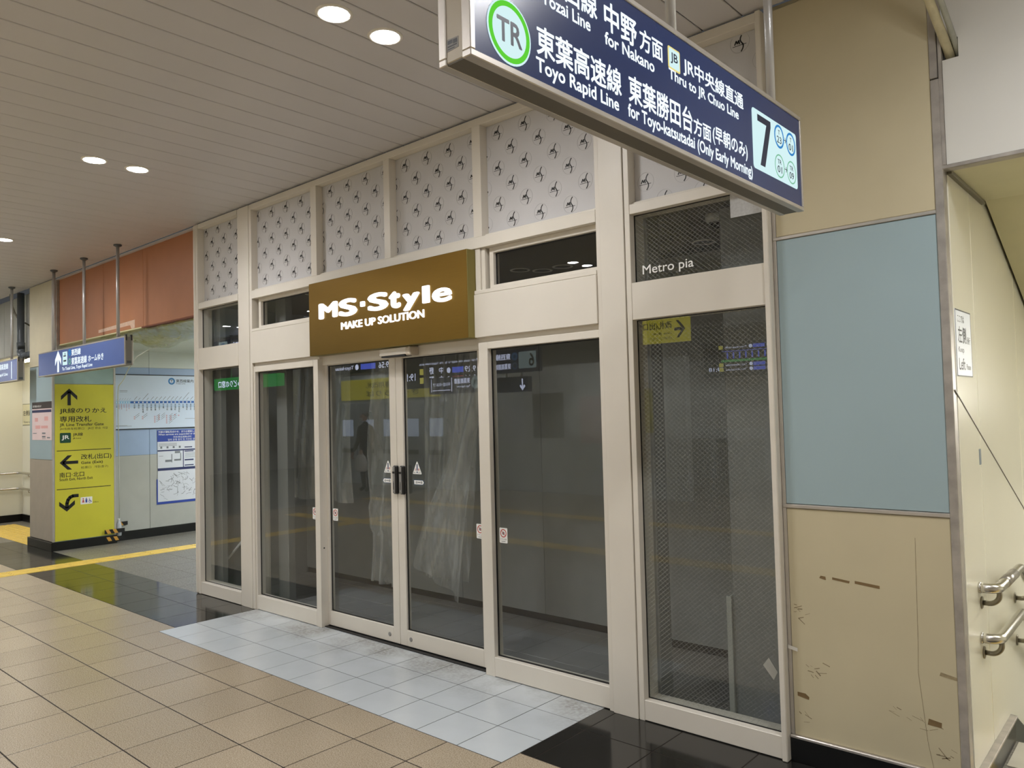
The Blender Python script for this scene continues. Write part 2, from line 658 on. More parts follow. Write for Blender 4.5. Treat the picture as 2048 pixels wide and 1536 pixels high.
def text(body, pl, u0, u1, v0, v1, m, parent, off=0.002, bold=0.0, name='lettering', solid=0.0, res=3, shear=0.0):
    """flat lettering fitted into the box u0..u1, v0..v1 of a plane"""
    vs, fs = glyphs(body, 0.0, res, shear)
    if not vs:
        return None
    ax, bx = min(v[0] for v in vs), max(v[0] for v in vs)
    ay, by = min(v[1] for v in vs), max(v[1] for v in vs)
    g = bold * 0.85
    sx, sy = (u1 - u0) / (bx - ax + 2 * g), (v1 - v0) / (by - ay + 2 * g)
    uv = [(u0 + (x - ax + g) * sx, v0 + (y - ay + g) * sy) for x, y in vs]
    rim = []
    if solid:
        cnt = {}
        for f in fs:
            for i in range(len(f)):
                p, q = f[i], f[(i + 1) % len(f)]
                cnt.setdefault((min(p, q), max(p, q)), []).append((p, q))
        rim = [l[0] for l in cnt.values() if len(l) == 1]
    # heavier strokes: the same outline laid down again with small shifts
    steps = [(0, 0)]
    if g:
        steps += [(1, 0), (-1, 0), (0, 1), (0, -1), (.7, .7), (-.7, .7), (.7, -.7), (-.7, -.7)]
        if bold > 0.04:
            steps += [(x * 0.5, y * 0.5) for x, y in steps[1:]]
    verts, faces = [], []
    n = len(uv)
    for k, (dx, dy) in enumerate(steps):
        b0 = len(verts)
        h = off + solid + 0.00003 * k
        verts += [pl(u + dx * g * sx, v + dy * g * sy, h) for u, v in uv]
        faces += [tuple(i + b0 for i in f) for f in fs]
        if solid:
            verts += [pl(u + dx * g * sx, v + dy * g * sy, off) for u, v in uv]
            faces += [(p + b0 + n, q + b0 + n, q + b0, p + b0) for p, q in rim]
    return mesh_obj(name, verts, faces, m, parent)


def dup(root, loc, label=None, group=None):
    r = root.copy()
    COL.objects.link(r)
    r.location = loc
    if label:
        r['label'] = label
    if group:
        r['group'] = group
    for ch in list(root.children):
        c = ch.copy()
        COL.objects.link(c)
        c.parent = r
        for g in ch.children:
            d = g.copy()
            COL.objects.link(d)
            d.parent = c
    return r


def in_view(p, margin=0.06):
    d = Vector(p) - CPOS
    z = d.dot(_f)
    if z < 0.1:
        return False
    x = 0.5 + FPX * d.dot(_r2) / z / 2048
    y = 0.5 + FPX * d.dot(_u2) / z / 1536
    return -margin < x < 1 + margin and -margin < y < 1 + margin


H = 3.51       # ceiling height
YF = 0.82      # front plane of the shopfront frame

# ================================================================== FLOOR
floor = empty('floor', (0, 0, 0), kind='structure')
tag(floor, 'station concourse floor of tan, white, black and grey tiles')
box('slab', -6.36, 6.44, -2.67, 0.99, -0.15, -0.0016, M_JOINT, floor, 0)
box('slab', -6.36, 6.44, -12, -2.67, -0.15, 0.0, M_TAN, floor, 0)
box('slab', -16, -6.36, -12, 1.62, -0.15, 0.0, M_GTILE, floor, 0)
box('slab', 6.44, 9, -12, 0.82, -0.15, 0.0, M_TAN, floor, 0)
box('slab', -6.36, -1.05, 0.99, 6.0, -0.15, -0.004, M_JOINT, floor, 0)
box('slab', -1.05, 4.64, 0.99, 4.0, -0.15, -0.004, M_JOINT, floor, 0)

_tile_cache = {}


def tile(name, x0, x1, y0, y1, m, gap=0.004, z=0.0, parent=floor, th=0.02):
    sx, sy = x1 - x0 - gap, y1 - y0 - gap
    if sx <= 0.004 or sy <= 0.004:
        return None
    key = (name, round(sx, 4), round(sy, 4), m.name)
    if key not in _tile_cache:
        c = 0.0012
        v = []
        for (ins, zz) in ((0, -th), (0, -c), (c, 0)):
            v += [(-sx / 2 + ins, -sy / 2 + ins, zz), (sx / 2 - ins, -sy / 2 + ins, zz), (sx / 2 - ins, sy / 2 - ins, zz), (-sx / 2 + ins, sy / 2 - ins, zz)]
        f = [(8, 9, 10, 11)]
        for b in (0, 4):
            for k in range(4):
                k2 = (k + 1) % 4
                f.append((b + k, b + k2, b + 4 + k2, b + 4 + k))
        me = bpy.data.meshes.new(name)
        me.from_pydata(v, [], f)
        me.materials.append(m)
        _tile_cache[key] = me
    o = bpy.data.objects.new(name, _tile_cache[key])
    o.location = Vector(((x0 + x1) / 2, (y0 + y1) / 2, z)) - wpos(parent)
    o.parent = parent
    COL.objects.link(o)
    return o


# tan tiles, 40 cm grid
for j in range(7):
    y1 = 0.13 - 0.4 * j
    y0 = y1 - 0.4
    for i in range(-16, 16):
        x0 = 0.035 + 0.4 * i
        x1 = x0 + 0.4
        yy = y1
        if j == 0:
            if i == -1:
                x1 = 0.0
            elif i == 0:
                x0, yy = 0.0, 0.0
            elif 0 < i < 8:
                yy = 0.0
            elif i == 8:
                x1, yy = 3.6, 0.0
            elif i == 9:
                x0 = 3.6
        tile('tan_tile', x0, x1, y0, yy, M_TAN, 0.007)
# white entrance tiles, 30 cm grid
for j in range(3):
    for i in range(12):
        tile('white_tile', 0.3 * i, 0.3 * i + 0.3, 0.3 * j, 0.3 * j + (0.3 if j < 2 else 0.35), M_WTILE, 0.005)
# black polished band, 40 cm grid
for (y0, y1) in ((0.13, 0.53), (0.53, 0.93)):
    xs = [3.6, 3.687] + [3.687 + 0.4 * k for k in range(1, 8)]
    for a, b in zip(xs[:-1], xs[1:]):
        tile('black_tile', a, min(b, 6.44), y0, y1 if y1 < 0.9 else 0.99, M_BTILE, 0.005)
    xs = [0.0] + [-0.365 - 0.4 * k for k in range(0, 16)]
    for a, b in zip(xs[:-1], xs[1:]):
        tile('black_tile', b, a, y0, y1 if y1 < 0.9 else (0.99 if b > -1.05 else 0.82), M_BTILE, 0.002)
# grey corridor tiles
for j in range(7):
    y0 = 0.82 + 0.4 * j
    for i in range(11):
        x0 = -1.05 - 0.4 * (i + 1)
        tile('grey_tile', x0, x0 + 0.4, y0, y0 + 0.4, M_GTILE, 0.003)
box('slab', -5.5, -1.05, 3.62, 6.0, -0.1, 0.0, M_GTILE, floor, 0)
# store floor tiles
for j in range(4):
    for i in range(19):
        x0 = -1.03 + 0.3 * i
        tile('store_tile', x0, min(x0 + 0.3, 4.63), 0.99 + 0.3 * j, 1.29 + 0.3 * j, M_INFLOOR, 0.003)


# tactile guide paving: raised yellow tiles with four bars each
def tact_mesh(bars_along_y=True):
    bm = bmesh.new()

    def bb(x0, x1, y0, y1, z0, z1, ins):
        lo = [bm.verts.new(p) for p in ((x0, y0, z0), (x1, y0, z0), (x1, y1, z0), (x0, y1, z0))]
        hi = [bm.verts.new(p) for p in ((x0 + ins, y0 + ins, z1), (x1 - ins, y0 + ins, z1), (x1 - ins, y1 - ins, z1), (x0 + ins, y1 - ins, z1))]
        bm.faces.new(hi)
        for k in range(4):
            bm.faces.new((lo[k], lo[(k + 1) % 4], hi[(k + 1) % 4], hi[k]))
    bb(-0.148, 0.148, -0.148, 0.148, 0.0, 0.003, 0.001)
    for k in range(4):
        c = -0.1125 + 0.075 * k
        if bars_along_y:
            bb(c - 0.014, c + 0.014, -0.14, 0.14, 0.003, 0.008, 0.004)
        else:
            bb(-0.14, 0.14, c - 0.014, c + 0.014, 0.003, 0.008, 0.004)
    me = bpy.data.meshes.new('tactile_tile')
    bm.to_mesh(me)
    bm.free()
    me.materials.append(M_TACT)
    return me


TAC_Y, TAC_X = tact_mesh(True), tact_mesh(False)


def tact(x, y, me):
    o = bpy.data.objects.new('tactile_tile', me)
    o.location = (x, y, 0.0005)
    o.parent = floor
    COL.objects.link(o)


for k in range(24):
    tact(-3.70, 3.45 - 0.3 * k, TAC_Y)
for k in range(40):
    tact(-5.35 + 0.3 * k, -2.92, TAC_X)
for k in range(30):
    tact(-6.2 + 0.3 * k, -5.1, TAC_X)
for k in range(9):
    for j in range(2):
        tact(-5.95 - 0.3 * k, 0.95 + 0.3 * j, TAC_X)

# ================================================================== CEILING
ceiling = empty('ceiling', (0, 0, H), kind='structure')
tag(ceiling, 'ceiling of narrow cream metal planks with dark joints')
box('backing', -16, 9, -12, 0.86, H + 0.016, H + 0.08, M_DARKGAP, ceiling, 0)
PW = 0.2091
plank_me = box_me('ceiling_plank', PW - 0.007, 12.845, 0.014, 0.003)
plank_me.materials.append(M_PLANK)
k0 = -72
for k in range(k0, 47):
    x = -0.908 + PW * (k + 0.5)
    o = bpy.data.objects.new('ceiling_plank', plank_me)
    o.parent = ceiling
    o.location = (x, -12 + 12.845 / 2, 0.007)
    COL.objects.link(o)


# downlights
def make_downlight(loc, label, group):
    t = empty('ceiling_downlight', loc, label, 'downlight', group)
    x, y, z = loc
    lathe('rim', [(0.068, 0.004), (0.071, -0.006), (0.082, -0.006), (0.088, 0.0), (0.088, 0.006)], loc, M_RIM, t, 32)
    lathe('lamp_lens', [(0.0675, -0.003), (0.05, -0.0045), (0.02, -0.0048)], loc, M_LAMP, t, 32)
    ld = bpy.data.lights.new('downlight_beam', 'SPOT')
    ld.energy = LAMP
    ld.color = LAMP_COL
    ld.spot_size = math.radians(152)
    ld.spot_blend = 0.85
    ld.shadow_soft_size = 0.06
    lo = bpy.data.objects.new('downlight_beam', ld)
    lo.parent = t
    lo.location = (0, 0, -0.02)
    COL.objects.link(lo)
    return t


dl0 = make_downlight((3.153, -0.545, H), 'round ceiling downlight nearest the big hanging sign, upper of its pair', 'ceiling downlights in view')
dup(dl0, (3.153, -0.24, H), 'round ceiling downlight just beside the big hanging sign, lower of its pair', 'ceiling downlights in view')
dup(dl0, (0.26, -0.545, H), 'round ceiling downlight of the middle pair, further from the shopfront', 'ceiling downlights in view')
dup(dl0, (0.26, -0.245, H), 'round ceiling downlight of the middle pair, closer to the shopfront', 'ceiling downlights in view')
dup(dl0, (-2.88, -0.264, H), 'round ceiling downlight cut by the left edge of the photo', 'ceiling downlights in view')
for kx in range(-4, 3):
    for ky in range(4):
        for s in (0, 1):
            X, Y = (0.26 + 2.89 * kx, (-0.545 + 0.3 * s) - 3.1 * ky)
            if ky == 0 and (kx in (0, 1) or (kx == -1 and s == 1)):
                continue
            if kx == -1 and ky == 0:
                X = -2.88
            dup(dl0, (X, Y, H), 'round ceiling downlight of the rows further along the concourse', 'concourse downlights behind the photographer')

# ================================================================== SHOPFRONT
shop = empty('wall_shopfront', (1.8, 0.9, 0), kind='structure')
tag(shop, 'cream enamelled shopfront framework with printed panels under the ceiling')


def fb(name, x0, x1, z0, z1, y0=YF, y1=0.95, m=M_FRAME, p=shop, bev=0.002):
    return box(name, x0, x1, y0, y1, z0, z1, m, p, bev)


TOP = 3.497
fb('corner_post', -1.045, -0.995, 0, TOP, 0.806, 0.97, bev=0.014)
fb('corner_post', -0.993, -0.966, 0.0, TOP, 0.812, 0.96, bev=0.006)
fb('post', -0.199, -0.042, 0, TOP, 0.819, 1.0)
fb('stile', -0.236, -0.203, 0.0, TOP, 0.824, 0.96)
fb('stile', -0.038, 0.0, 0.0, TOP, 0.822, 0.96)
fb('stile', 3.643, 3.672, 0.0, TOP, 0.822, 0.96)
fb('post', 3.676, 3.83, 0, TOP, 0.812, 1.0)
fb('stile', 3.834, 3.866, 0.0, TOP, 0.818, 0.96)
fb('end_post', 4.601, 4.628, 0, TOP, 0.806, 0.96, bev=0.004)
# head rails
fb('head_rail', -0.966, -0.236, 3.455, TOP)
fb('head_rail', 0.0, 3.643, 3.45, TOP)
fb('head_rail', 3.866, 4.601, 3.45, TOP)
# rails under the printed panels
fb('rail', -0.966, -0.236, 2.682, 2.738)
fb('rail', 0.0, 3.643, 2.668, 2.738)
fb('rail', 3.866, 4.601, 2.667, 2.72)
fb('bead', -0.966, -0.236, 2.738, 2.752, 0.845, 0.9)
fb('bead', 0.0, 3.643, 2.738, 2.755, 0.85, 0.9)
fb('bead', 3.866, 4.601, 2.72, 2.735, 0.845, 0.9)
# mullions
for (a, b) in ((0.905, 0.982), (1.815, 1.88), (2.702, 2.775)):
    fb('mullion', a, b, 2.738, 3.45, 0.82, 0.95)
# broad rails over the tall panes of both outer bays
fb('rail', -0.966, -0.236, 2.103, 2.306)
fb('rail', 3.866, 4.601, 2.10, 2.298)
fb('bottom_rail', -0.966, -0.236, 0.004, 0.113)
fb('bottom_rail', 3.866, 4.601, 0.004, 0.107)
# transom panels (slightly proud) and door header
fb('transom_panel', 0.001, 0.97, 2.106, 2.381, 0.812, 0.86)
fb('transom_panel', 2.700, 3.643, 2.102, 2.374, 0.812, 0.86)
fb('sub_rail', 0.001, 0.97, 2.383, 2.405, 0.816, 0.9)
fb('sub_rail', 2.700, 3.643, 2.376, 2.40, 0.816, 0.9)
fb('header_board', 0.93, 2.71, 2.104, 2.668, 0.835, 0.93)
fb('shadow_board', 0.0, 0.96, 2.076, 2.107, 0.845, 0.9)
fb('shadow_board', 2.70, 3.643, 2.066, 2.104, 0.845, 0.9)
fb('door_header', 0.955, 2.712, 2.034, 2.103, 0.876, 0.90)

# ---- printed logo panels
LX, LZ, LDX, LDZ = 2.873, 3.389, 0.2226, 0.1136


def logo_polys(cx, cz):
    """(black strokes, grey circle) of the round shop mark"""
    blk = []
    s = 0.1
    key = [(0.16, 0.40), (0.095, 0.33), (0.054, 0.26), (0.030, 0.19), (0.026, 0.12), (0.052, 0.04), (0.098, -0.03), (0.145, -0.09), (0.168, -0.155), (0.170, -0.23), (0.150, -0.305), (0.108, -0.38), (0.054, -0.45)]
    S = [(cx + x * s, cz + y * s) for x, y in key]
    blk += stroke(S, 0.0058)
    for a, b in (((-0.27, -0.05), (-0.185, 0.125)), ((-0.185, 0.125), (-0.135, -0.02)), ((-0.135, -0.02), (-0.05, 0.125)), ((-0.05, 0.125), (-0.025, -0.06))):
        blk += stroke([(cx + a[0] * s, cz + a[1] * s), (cx + b[0] * s, cz + b[1] * s)], 0.0062)
    blk += stroke([(cx - 0.38 * s, cz - 0.13 * s), (cx + 0.325 * s, cz - 0.13 * s)], 0.0026)
    return blk, ring(cx, cz, 0.0492, 0.0503, 26)


def clip(polys, x0, x1, z0, z1):
    return [p for p in polys if all(x0 < u < x1 and z0 < v < z1 for u, v in p)]


PANELS = [(-0.966, -0.236, 2.745, 3.455, -0.913 - LDX, 3.422), (0.0, 0.905, 2.745, 3.45, 0.018, 3.397), (0.982, 1.815, 2.745, 3.45, 1.093, 3.392), (1.88, 2.702, 2.745, 3.45, 1.987, 3.387), (2.775, 3.643, 2.745, 3.45, 2.873, 3.389), (3.866, 4.601, 2.728, 3.45, 3.824, 3.409)]
for (x0, x1, z0, z1, ox, oz) in PANELS:
    p = fb('printed_panel', x0, x1, z0, z1, 0.882, 0.9, M_PRINT)
    blk, gry = [], []
    for r in range(-1, 8):
        for cidx in range(-1, 6):
            cx = ox + LDX * cidx - (LDX / 2 if r % 2 else 0)
            cz = oz - LDZ * r
            if x0 - 0.05 < cx < x1 + 0.05 and z0 - 0.05 < cz < z1 + 0.05:
                b_, g_ = logo_polys(cx, cz)
                blk += clip(b_, x0, x1, z0, z1)
                gry += clip(g_, x0, x1, z0, z1)
    pl = plane('Y-', 0.882)
    prism('logo_print', blk, pl, 0.0004, M_INK, p, 0.0006)
    prism('logo_circles', gry, pl, 0.0003, M_INKG, p, 0.0006)


# ---- windows
def window(name, x0, x1, z0, z1, yg, m, label, gasket=0.007, frames=(), gl=True):
    w = empty(name, ((x0 + x1) / 2, yg, z0), kind='structure')
    tag(w, label)
    box('pane', x0, x1, yg, yg + 0.008, z0, z1, m, w, 0)
    g = gasket
    if g:
        box('gasket', x0, x0 + g, yg - 0.006, yg - 0.0005, z0, z1, M_GASKET, w, 0)
        box('gasket', x1 - g, x1, yg - 0.006, yg - 0.0005, z0, z1, M_GASKET, w, 0)
        box('gasket', x0 + g, x1 - g, yg - 0.006, yg - 0.0005, z0, z0 + g, M_GASKET, w, 0)
        box('gasket', x0 + g, x1 - g, yg - 0.006, yg - 0.0005, z1 - g, z1, M_GASKET, w, 0)
    for (nm, a, b, c, d, y0, y1) in frames:
        box(nm, a, b, y0, y1, c, d, M_FRAME, w, 0.002)
    return w


window('window_1', -0.966, -0.236, 0.113, 2.103, 0.868, M_GLASS, 'tall glass pane of the narrow leftmost shopfront bay', 0.004)
window('window_2', -0.966, -0.236, 2.306, 2.682, 0.868, M_GLASS, 'small upper pane of the narrow leftmost shopfront bay', 0.004)
w3 = window('window_3', 0.022, 0.893, 0.121, 2.03, 0.872, M_GLASS, 'fixed tall pane beside the sliding doors, under the blank panel left of the gold sign', 0.008,
            [('stile', 0.001, 0.022, 0.0, 2.08, 0.832, 0.91), ('stile', 0.893, 0.957, 0.0, 2.08, 0.832, 0.914), ('rail', 0.022, 0.893, 2.03, 2.08, 0.832, 0.91), ('bottom_rail', 0.022, 0.893, 0.004, 0.121, 0.832, 0.91)])
window('window_4', 0.08, 0.95, 2.43, 2.64, 0.892, M_GLASS, 'low wide upper pane half hidden by the gold sign', 0.008,
       [('stile', 0.044, 0.08, 2.405, 2.668, 0.862, 0.92), ('rail', 0.08, 0.95, 2.64, 2.668, 0.862, 0.92), ('rail', 0.08, 0.95, 2.405, 2.43, 0.862, 0.92)])
w5 = window('window_5', 2.787, 3.643, 0.121, 2.027, 0.872, M_GLASS, 'fixed tall pane beside the sliding doors, next to the wide post', 0.008,
            [('stile', 2.709, 2.787, 0.0, 2.07, 0.832, 0.914), ('rail', 2.787, 3.643, 2.027, 2.07, 0.832, 0.91), ('bottom_rail', 2.787, 3.643, 0.004, 0.121, 0.832, 0.91)])
window('window_6', 2.828, 3.643, 2.425, 2.632, 0.892, M_GLASS, 'low wide upper pane between the gold sign and the wide post', 0.008,
       [('stile', 2.702, 2.742, 2.40, 2.668, 0.83, 0.9), ('stile', 2.744, 2.775, 2.40, 2.668, 0.842, 0.9), ('stile', 2.795, 2.828, 2.40, 2.668, 0.862, 0.92), ('rail', 2.828, 3.643, 2.632, 2.668, 0.862, 0.92), ('rail', 2.828, 3.643, 2.40, 2.425, 0.85, 0.92)])
window('window_7', 3.866, 4.601, 0.107, 2.10, 0.868, M_WIRE, 'tall wired-glass pane beside the blue-grey wall', 0.004)
w8 = window('window_8', 3.866, 4.601, 2.298, 2.667, 0.868, M_WIRE, 'upper wired-glass pane lettered Metro pia', 0.004)
text('Metro pia', plane('Y-', 0.868), 3.908, 4.209, 2.328, 2.391, M_WHITE, w8, 0.001, 0.006)


# stickers shared by the panes and doors
def slam_sticker(parent, x0, z0, yc):
    pl = plane('Y-', yc)
    s = prism('caution_sticker', [rect(x0, x0 + 0.066, z0, z0 + 0.093, 0.006)], pl, 0.0004, M_WHITE, parent, 0.0006)
    prism('red_ring', ring(x0 + 0.033, z0 + 0.06, 0.020, 0.026, 20) + stroke([(x0 + 0.018, z0 + 0.074), (x0 + 0.048, z0 + 0.046)], 0.004), pl, 0.0011, M_RED, s, 0.0004)
    prism('hand_mark', [disc(x0 + 0.033, z0 + 0.06, 0.010, 12)], pl, 0.001, M_GREYI, s, 0.0003)
    text('ドアに注意', pl, x0 + 0.008, x0 + 0.058, z0 + 0.018, z0 + 0.028, M_INK, s, 0.0012)
    prism('small_print', [rect(x0 + 0.016, x0 + 0.050, z0 + 0.008, z0 + 0.0105)], pl, 0.0011, M_INK, s, 0.0003)


slam_sticker(w3, 0.800, 0.820, 0.872)
slam_sticker(w5, 2.816, 0.820, 0.872)


# ---- sliding doors
def door(name, x0, x1, xs0, xs1, label, hx, tri_x, arr, lockx):
    d = empty(name, ((x0 + x1) / 2, 0.92, 0.0), kind='structure')
    tag(d, label)
    box('stile', x0, xs0, 0.895, 0.94, 0.012, 2.10, M_FRAME, d, 0.002)
    box('stile', xs1, x1, 0.895, 0.94, 0.012, 2.10, M_FRAME, d, 0.002)
    box('top_rail', xs0, xs1, 0.9, 0.94, 2.03, 2.10, M_FRAME, d, 0.002)
    box('bottom_rail', xs0, xs1, 0.895, 0.94, 0.012, 0.121, M_FRAME, d, 0.002)
    yg = 0.915
    box('pane', xs0, xs1, yg, yg + 0.008, 0.121, 2.03, M_GLASS, d, 0)
    g = 0.008
    for (a, b, c, e) in ((xs0, xs0 + g, 0.121, 2.03), (xs1 - g * 0.5, xs1, 0.121, 2.03), (xs0, xs1, 0.121, 0.121 + g), (xs0, xs1, 2.03 - g, 2.03)):
        box('gasket', a, b, yg - 0.006, yg - 0.0005, c, e, M_GASKET, d, 0)
    # recessed pull with lock plate
    h = box('handle', hx, hx + 0.048, 0.872, 0.896, 1.068, 1.270, M_CHAR, d, 0.012, 3)
    box('pull_plate', hx + 0.003, hx + 0.027, 0.868, 0.873, 1.075, 1.262, M_GREYP, h, 0.002)
    box('latch', hx + 0.003, hx + 0.027, 0.8665, 0.8685, 1.214, 1.228, M_CHAR, h, 0)
    box('slot', hx + 0.012, hx + 0.017, 0.8665, 0.8685, 1.100, 1.150, M_CHAR, h, 0)
    for zz in (1.082, 1.155):
        lathe('screw', [(0.003, 0), (0.003, -0.001)], (hx + 0.0145, 0.868, zz), M_CHAR, h, 10, 'Y')
    pl = plane('Y-', yg)
    # triangular warning sticker
    tx, tz = tri_x, 1.213
    s = prism('warning_sticker', [[(tx - 0.046, tz + 0.004), (tx - 0.042, tz), (tx + 0.042, tz), (tx + 0.046, tz + 0.004), (tx + 0.004, tz + 0.086), (tx - 0.004, tz + 0.086)]], pl, 0.0004, M_WHITE, d, 0.0006)
    prism('exclamation_mark', [rect(tx - 0.005, tx + 0.005, tz + 0.024, tz + 0.070, 0.003), disc(tx, tz + 0.013, 0.0055, 14)], pl, 0.0011, mat('deep_blue_ink', '18305c', 0.4), s, 0.0004)
    text('注', pl, tx - 0.024, tx - 0.008, tz + 0.024, tz + 0.040, M_RED, s, 0.0012, 0.01)
    text('意', pl, tx + 0.009, tx + 0.025, tz + 0.024, tz + 0.040, M_RED, s, 0.0012, 0.01)
    text('自動ドア', pl, tx - 0.036, tx - 0.010, tz + 0.006, tz + 0.013, M_INK, s, 0.0012)
    text('AUTO DOOR', pl, tx + 0.010, tx + 0.036, tz + 0.006, tz + 0.013, M_INK, s, 0.0012)
    # arrow-shaped automatic label
    a0, a1, sgn = arr
    za, zb = 1.138, 1.174
    if sgn < 0:
        outer = [(a1, za), (a1, zb), (a0 + 0.016, zb), (a0, (za + zb) / 2), (a0 + 0.016, za)]
        inner = [(a1 - 0.005, za + 0.004), (a1 - 0.005, zb - 0.004), (a0 + 0.018, zb - 0.004), (a0 + 0.006, (za + zb) / 2), (a0 + 0.018, za + 0.004)]
    else:
        outer = [(a0, za), (a1 - 0.016, za), (a1, (za + zb) / 2), (a1 - 0.016, zb), (a0, zb)]
        inner = [(a0 + 0.005, za + 0.004), (a1 - 0.018, za + 0.004), (a1 - 0.006, (za + zb) / 2), (a1 - 0.018, zb - 0.004), (a0 + 0.005, zb - 0.004)]
    l = prism('direction_label', [outer], pl, 0.0004, mat('slate_blue_ink', '3f5878', 0.4), d, 0.0006)
    prism('label_face', [inner], pl, 0.0010, M_WHITE, l, 0.0004)
    mid = (a0 + a1) / 2
    text('自', pl, mid - 0.034, mid - 0.018, za + 0.009, zb - 0.009, M_GREYI, l, 0.0016, 0.02)
    text('動', pl, mid + 0.018, mid + 0.034, za + 0.009, zb - 0.009, M_GREYI, l, 0.0016, 0.02)
    prism('arrow_mark', stroke([(mid - 0.013, (za + zb) / 2), (mid + 0.013, (za + zb) / 2)], 0.004) + [[(mid - 0.015, 1.156), (mid - 0.006, 1.150), (mid - 0.006, 1.162)], [(mid + 0.015, 1.156), (mid + 0.006, 1.162), (mid + 0.006, 1.150)]], pl, 0.0015, M_GREYI, l, 0.0003)
    lathe('floor_lock', [(0.015, 0.0), (0.015, -0.002), (0.012, -0.003)], (lockx, 0.895, 0.064), M_GREYP, d, 20, 'Y')
    return d


d1 = door('door_1', 0.955, 1.816, 0.988, 1.745, 'sliding glass shop door left of the meeting stiles', 1.793, 1.694, (1.628, 1.743, -1), 1.702)
d2 = door('door_2', 1.820, 2.712, 1.892, 2.634, 'sliding glass shop door right of the meeting stiles', 1.865, 2.010, (1.972, 2.084, 1), 1.932)
slam_sticker(d1, 1.010, 0.820, 0.915)
slam_sticker(d2, 2.575, 0.820, 0.915)
box('threshold', 0.957, 2.709, 0.86, 0.97, -0.002, 0.006, M_GASKET, shop, 0)
lathe('lock_hole', [(0.006, 0.0), (0.006, 0.002)], (0.957, 0.865, 0.607), M_GASKET, shop, 12, 'X')

# ---- automatic door sensor
sen = empty('door_sensor', (1.93, 0.85, 2.03), 'cream box-shaped door sensor mounted under the gold sign above the sliding doors', 'sensor')
box('body', 1.77, 2.098, 0.79, 0.876, 2.044, 2.096, M_FRAME, sen, 0.006, 2)
box('lens_strip', 1.79, 2.045, 0.792, 0.86, 2.034, 2.045, M_CHAR, sen, 0.002)
box('end_cap', 2.052, 2.100, 0.788, 0.876, 2.034, 2.097, mat('sensor_cap', 'c2b6a4', 0.4), sen, 0.012, 3)

# ---- gold shop sign
gs = empty('shop_sign', (1.83, 0.79, 2.1), 'gold brushed metal shop sign with glowing white letters above the doors', 'sign')
box('sign_box', 0.964, 2.70, 0.757, 0.834, 2.099, 2.662, M_GOLDS, gs, 0.002)
box('face_plate', 0.966, 2.698, 0.755, 0.758, 2.101, 2.660, M_GOLD, gs, 0.001)
gp = plane('Y-', 0.755)
L_ = gs


def gl(ch, u0, u1, v0, v1, b=0.05):
    text(ch, gp, u0, u1, v0, v1, M_LETTER, L_, 0.0, b, solid=0.010, res=4, name='letter')


gl('M', 1.106, 1.340, 2.371, 2.490, 0.048)
gl('S', 1.360, 1.578, 2.362, 2.492, 0.048)
prism('letter', [rect(1.620, 1.668, 2.412, 2.450, 0.008)], gp, 0.0, M_LETTER, L_, 0.010)
gl('S', 1.705, 1.929, 2.365, 2.492, 0.048)
gl('t', 1.940, 2.060, 2.360, 2.478, 0.055)
gl('y', 2.084, 2.255, 2.330, 2.446, 0.055)
prism('letter', [rect(2.286, 2.354, 2.361, 2.476, 0.006)], gp, 0.0, M_LETTER, L_, 0.010)
gl('e', 2.381, 2.563, 2.350, 2.443, 0.032)
text('MAKE UP SOLUTION', gp, 1.381, 2.296, 2.268, 2.323, M_LETTER, gs, 0.0, 0.026, solid=0.006)

# ================================================================== WALL RIGHT OF THE SHOP
wr = empty('wall_right', (4.98, 0.9, 0), kind='structure')
tag(wr, 'scuffed beige and blue-grey panel wall between the shop and the stairs')
box('core', 4.63, 5.33, 0.872, 1.0, 0, TOP + 0.02, M_BEIGE, wr, 0)
box('lower_panel', 4.648, 5.322, 0.852, 0.874, 0.12, 1.150, M_BEIGE, wr, 0.002)
box('blue_panel', 4.648, 5.322, 0.852, 0.874, 1.172, 2.396, M_BLUE, wr, 0.002)
box('upper_panel', 4.648, 5.322, 0.852, 0.874, 2.414, 3.49, M_BEIGE, wr, 0.002)
box('trim_strip', 4.632, 5.326, 0.846, 0.87, 1.152, 1.170, M_ALU, wr, 0.003)
box('trim_strip', 4.632, 5.326, 0.846, 0.87, 2.397, 2.413, M_ALU, wr, 0.003)
box('edge_strip', 4.630, 4.647, 0.85, 0.872, 0.12, 3.49, M_ALU, wr, 0.002)
box('corner_trim', 5.323, 5.356, 0.842, 0.90, 0.0, 2.95, M_ALUW, wr, 0.003)
box('corner_trim', 5.323, 5.352, 0.842, 0.90, 2.955, 3.5, M_ALUW, wr, 0.003)
box('skirting', 4.63, 5.325, 0.84, 0.875, 0, 0.105, M_BLACK, wr, 0.002)
box('skirting_trim', 4.63, 5.325, 0.836, 0.872, 0.106, 0.120, M_ALU, wr, 0.003)
wp = plane('Y-', 0.852)
for q in ([(4.786, 0.846), (4.815, 0.840), (4.813, 0.855), (4.792, 0.857)], [(4.843, 0.846), (4.915, 0.838), (4.918, 0.848), (4.843, 0.856)], [(4.939, 0.840), (5.041, 0.830), (5.041, 0.843), (4.939, 0.852)],
          [(4.667, 0.298), (4.718, 0.290), (4.72, 0.302), (4.703, 0.315), (4.667, 0.316)], [(5.205, 0.300), (5.256, 0.297), (5.258, 0.318), (5.21, 0.325)]):
    prism('tape_residue', [q], wp, 0.0003, M_TAPE, wr, 0.0005)
prism('tape_residue', [[(5.257, 0.509), (5.321, 0.499), (5.321, 0.512), (5.262, 0.523)]], wp, 0.0003, mat('faded_tape', '9b8b6b', 0.7, noise=0.25, scale=60), wr, 0.0005)
prism('white_tape', [[(4.632, 0.508), (4.677, 0.500), (4.677, 0.516), (4.632, 0.525)]], wp, 0.0065, M_TAPEW, wr, 0.0005)
M_SCUFF = mat('scuff_grey', '8c7d62', 0.7, noise=0.2, scale=40)
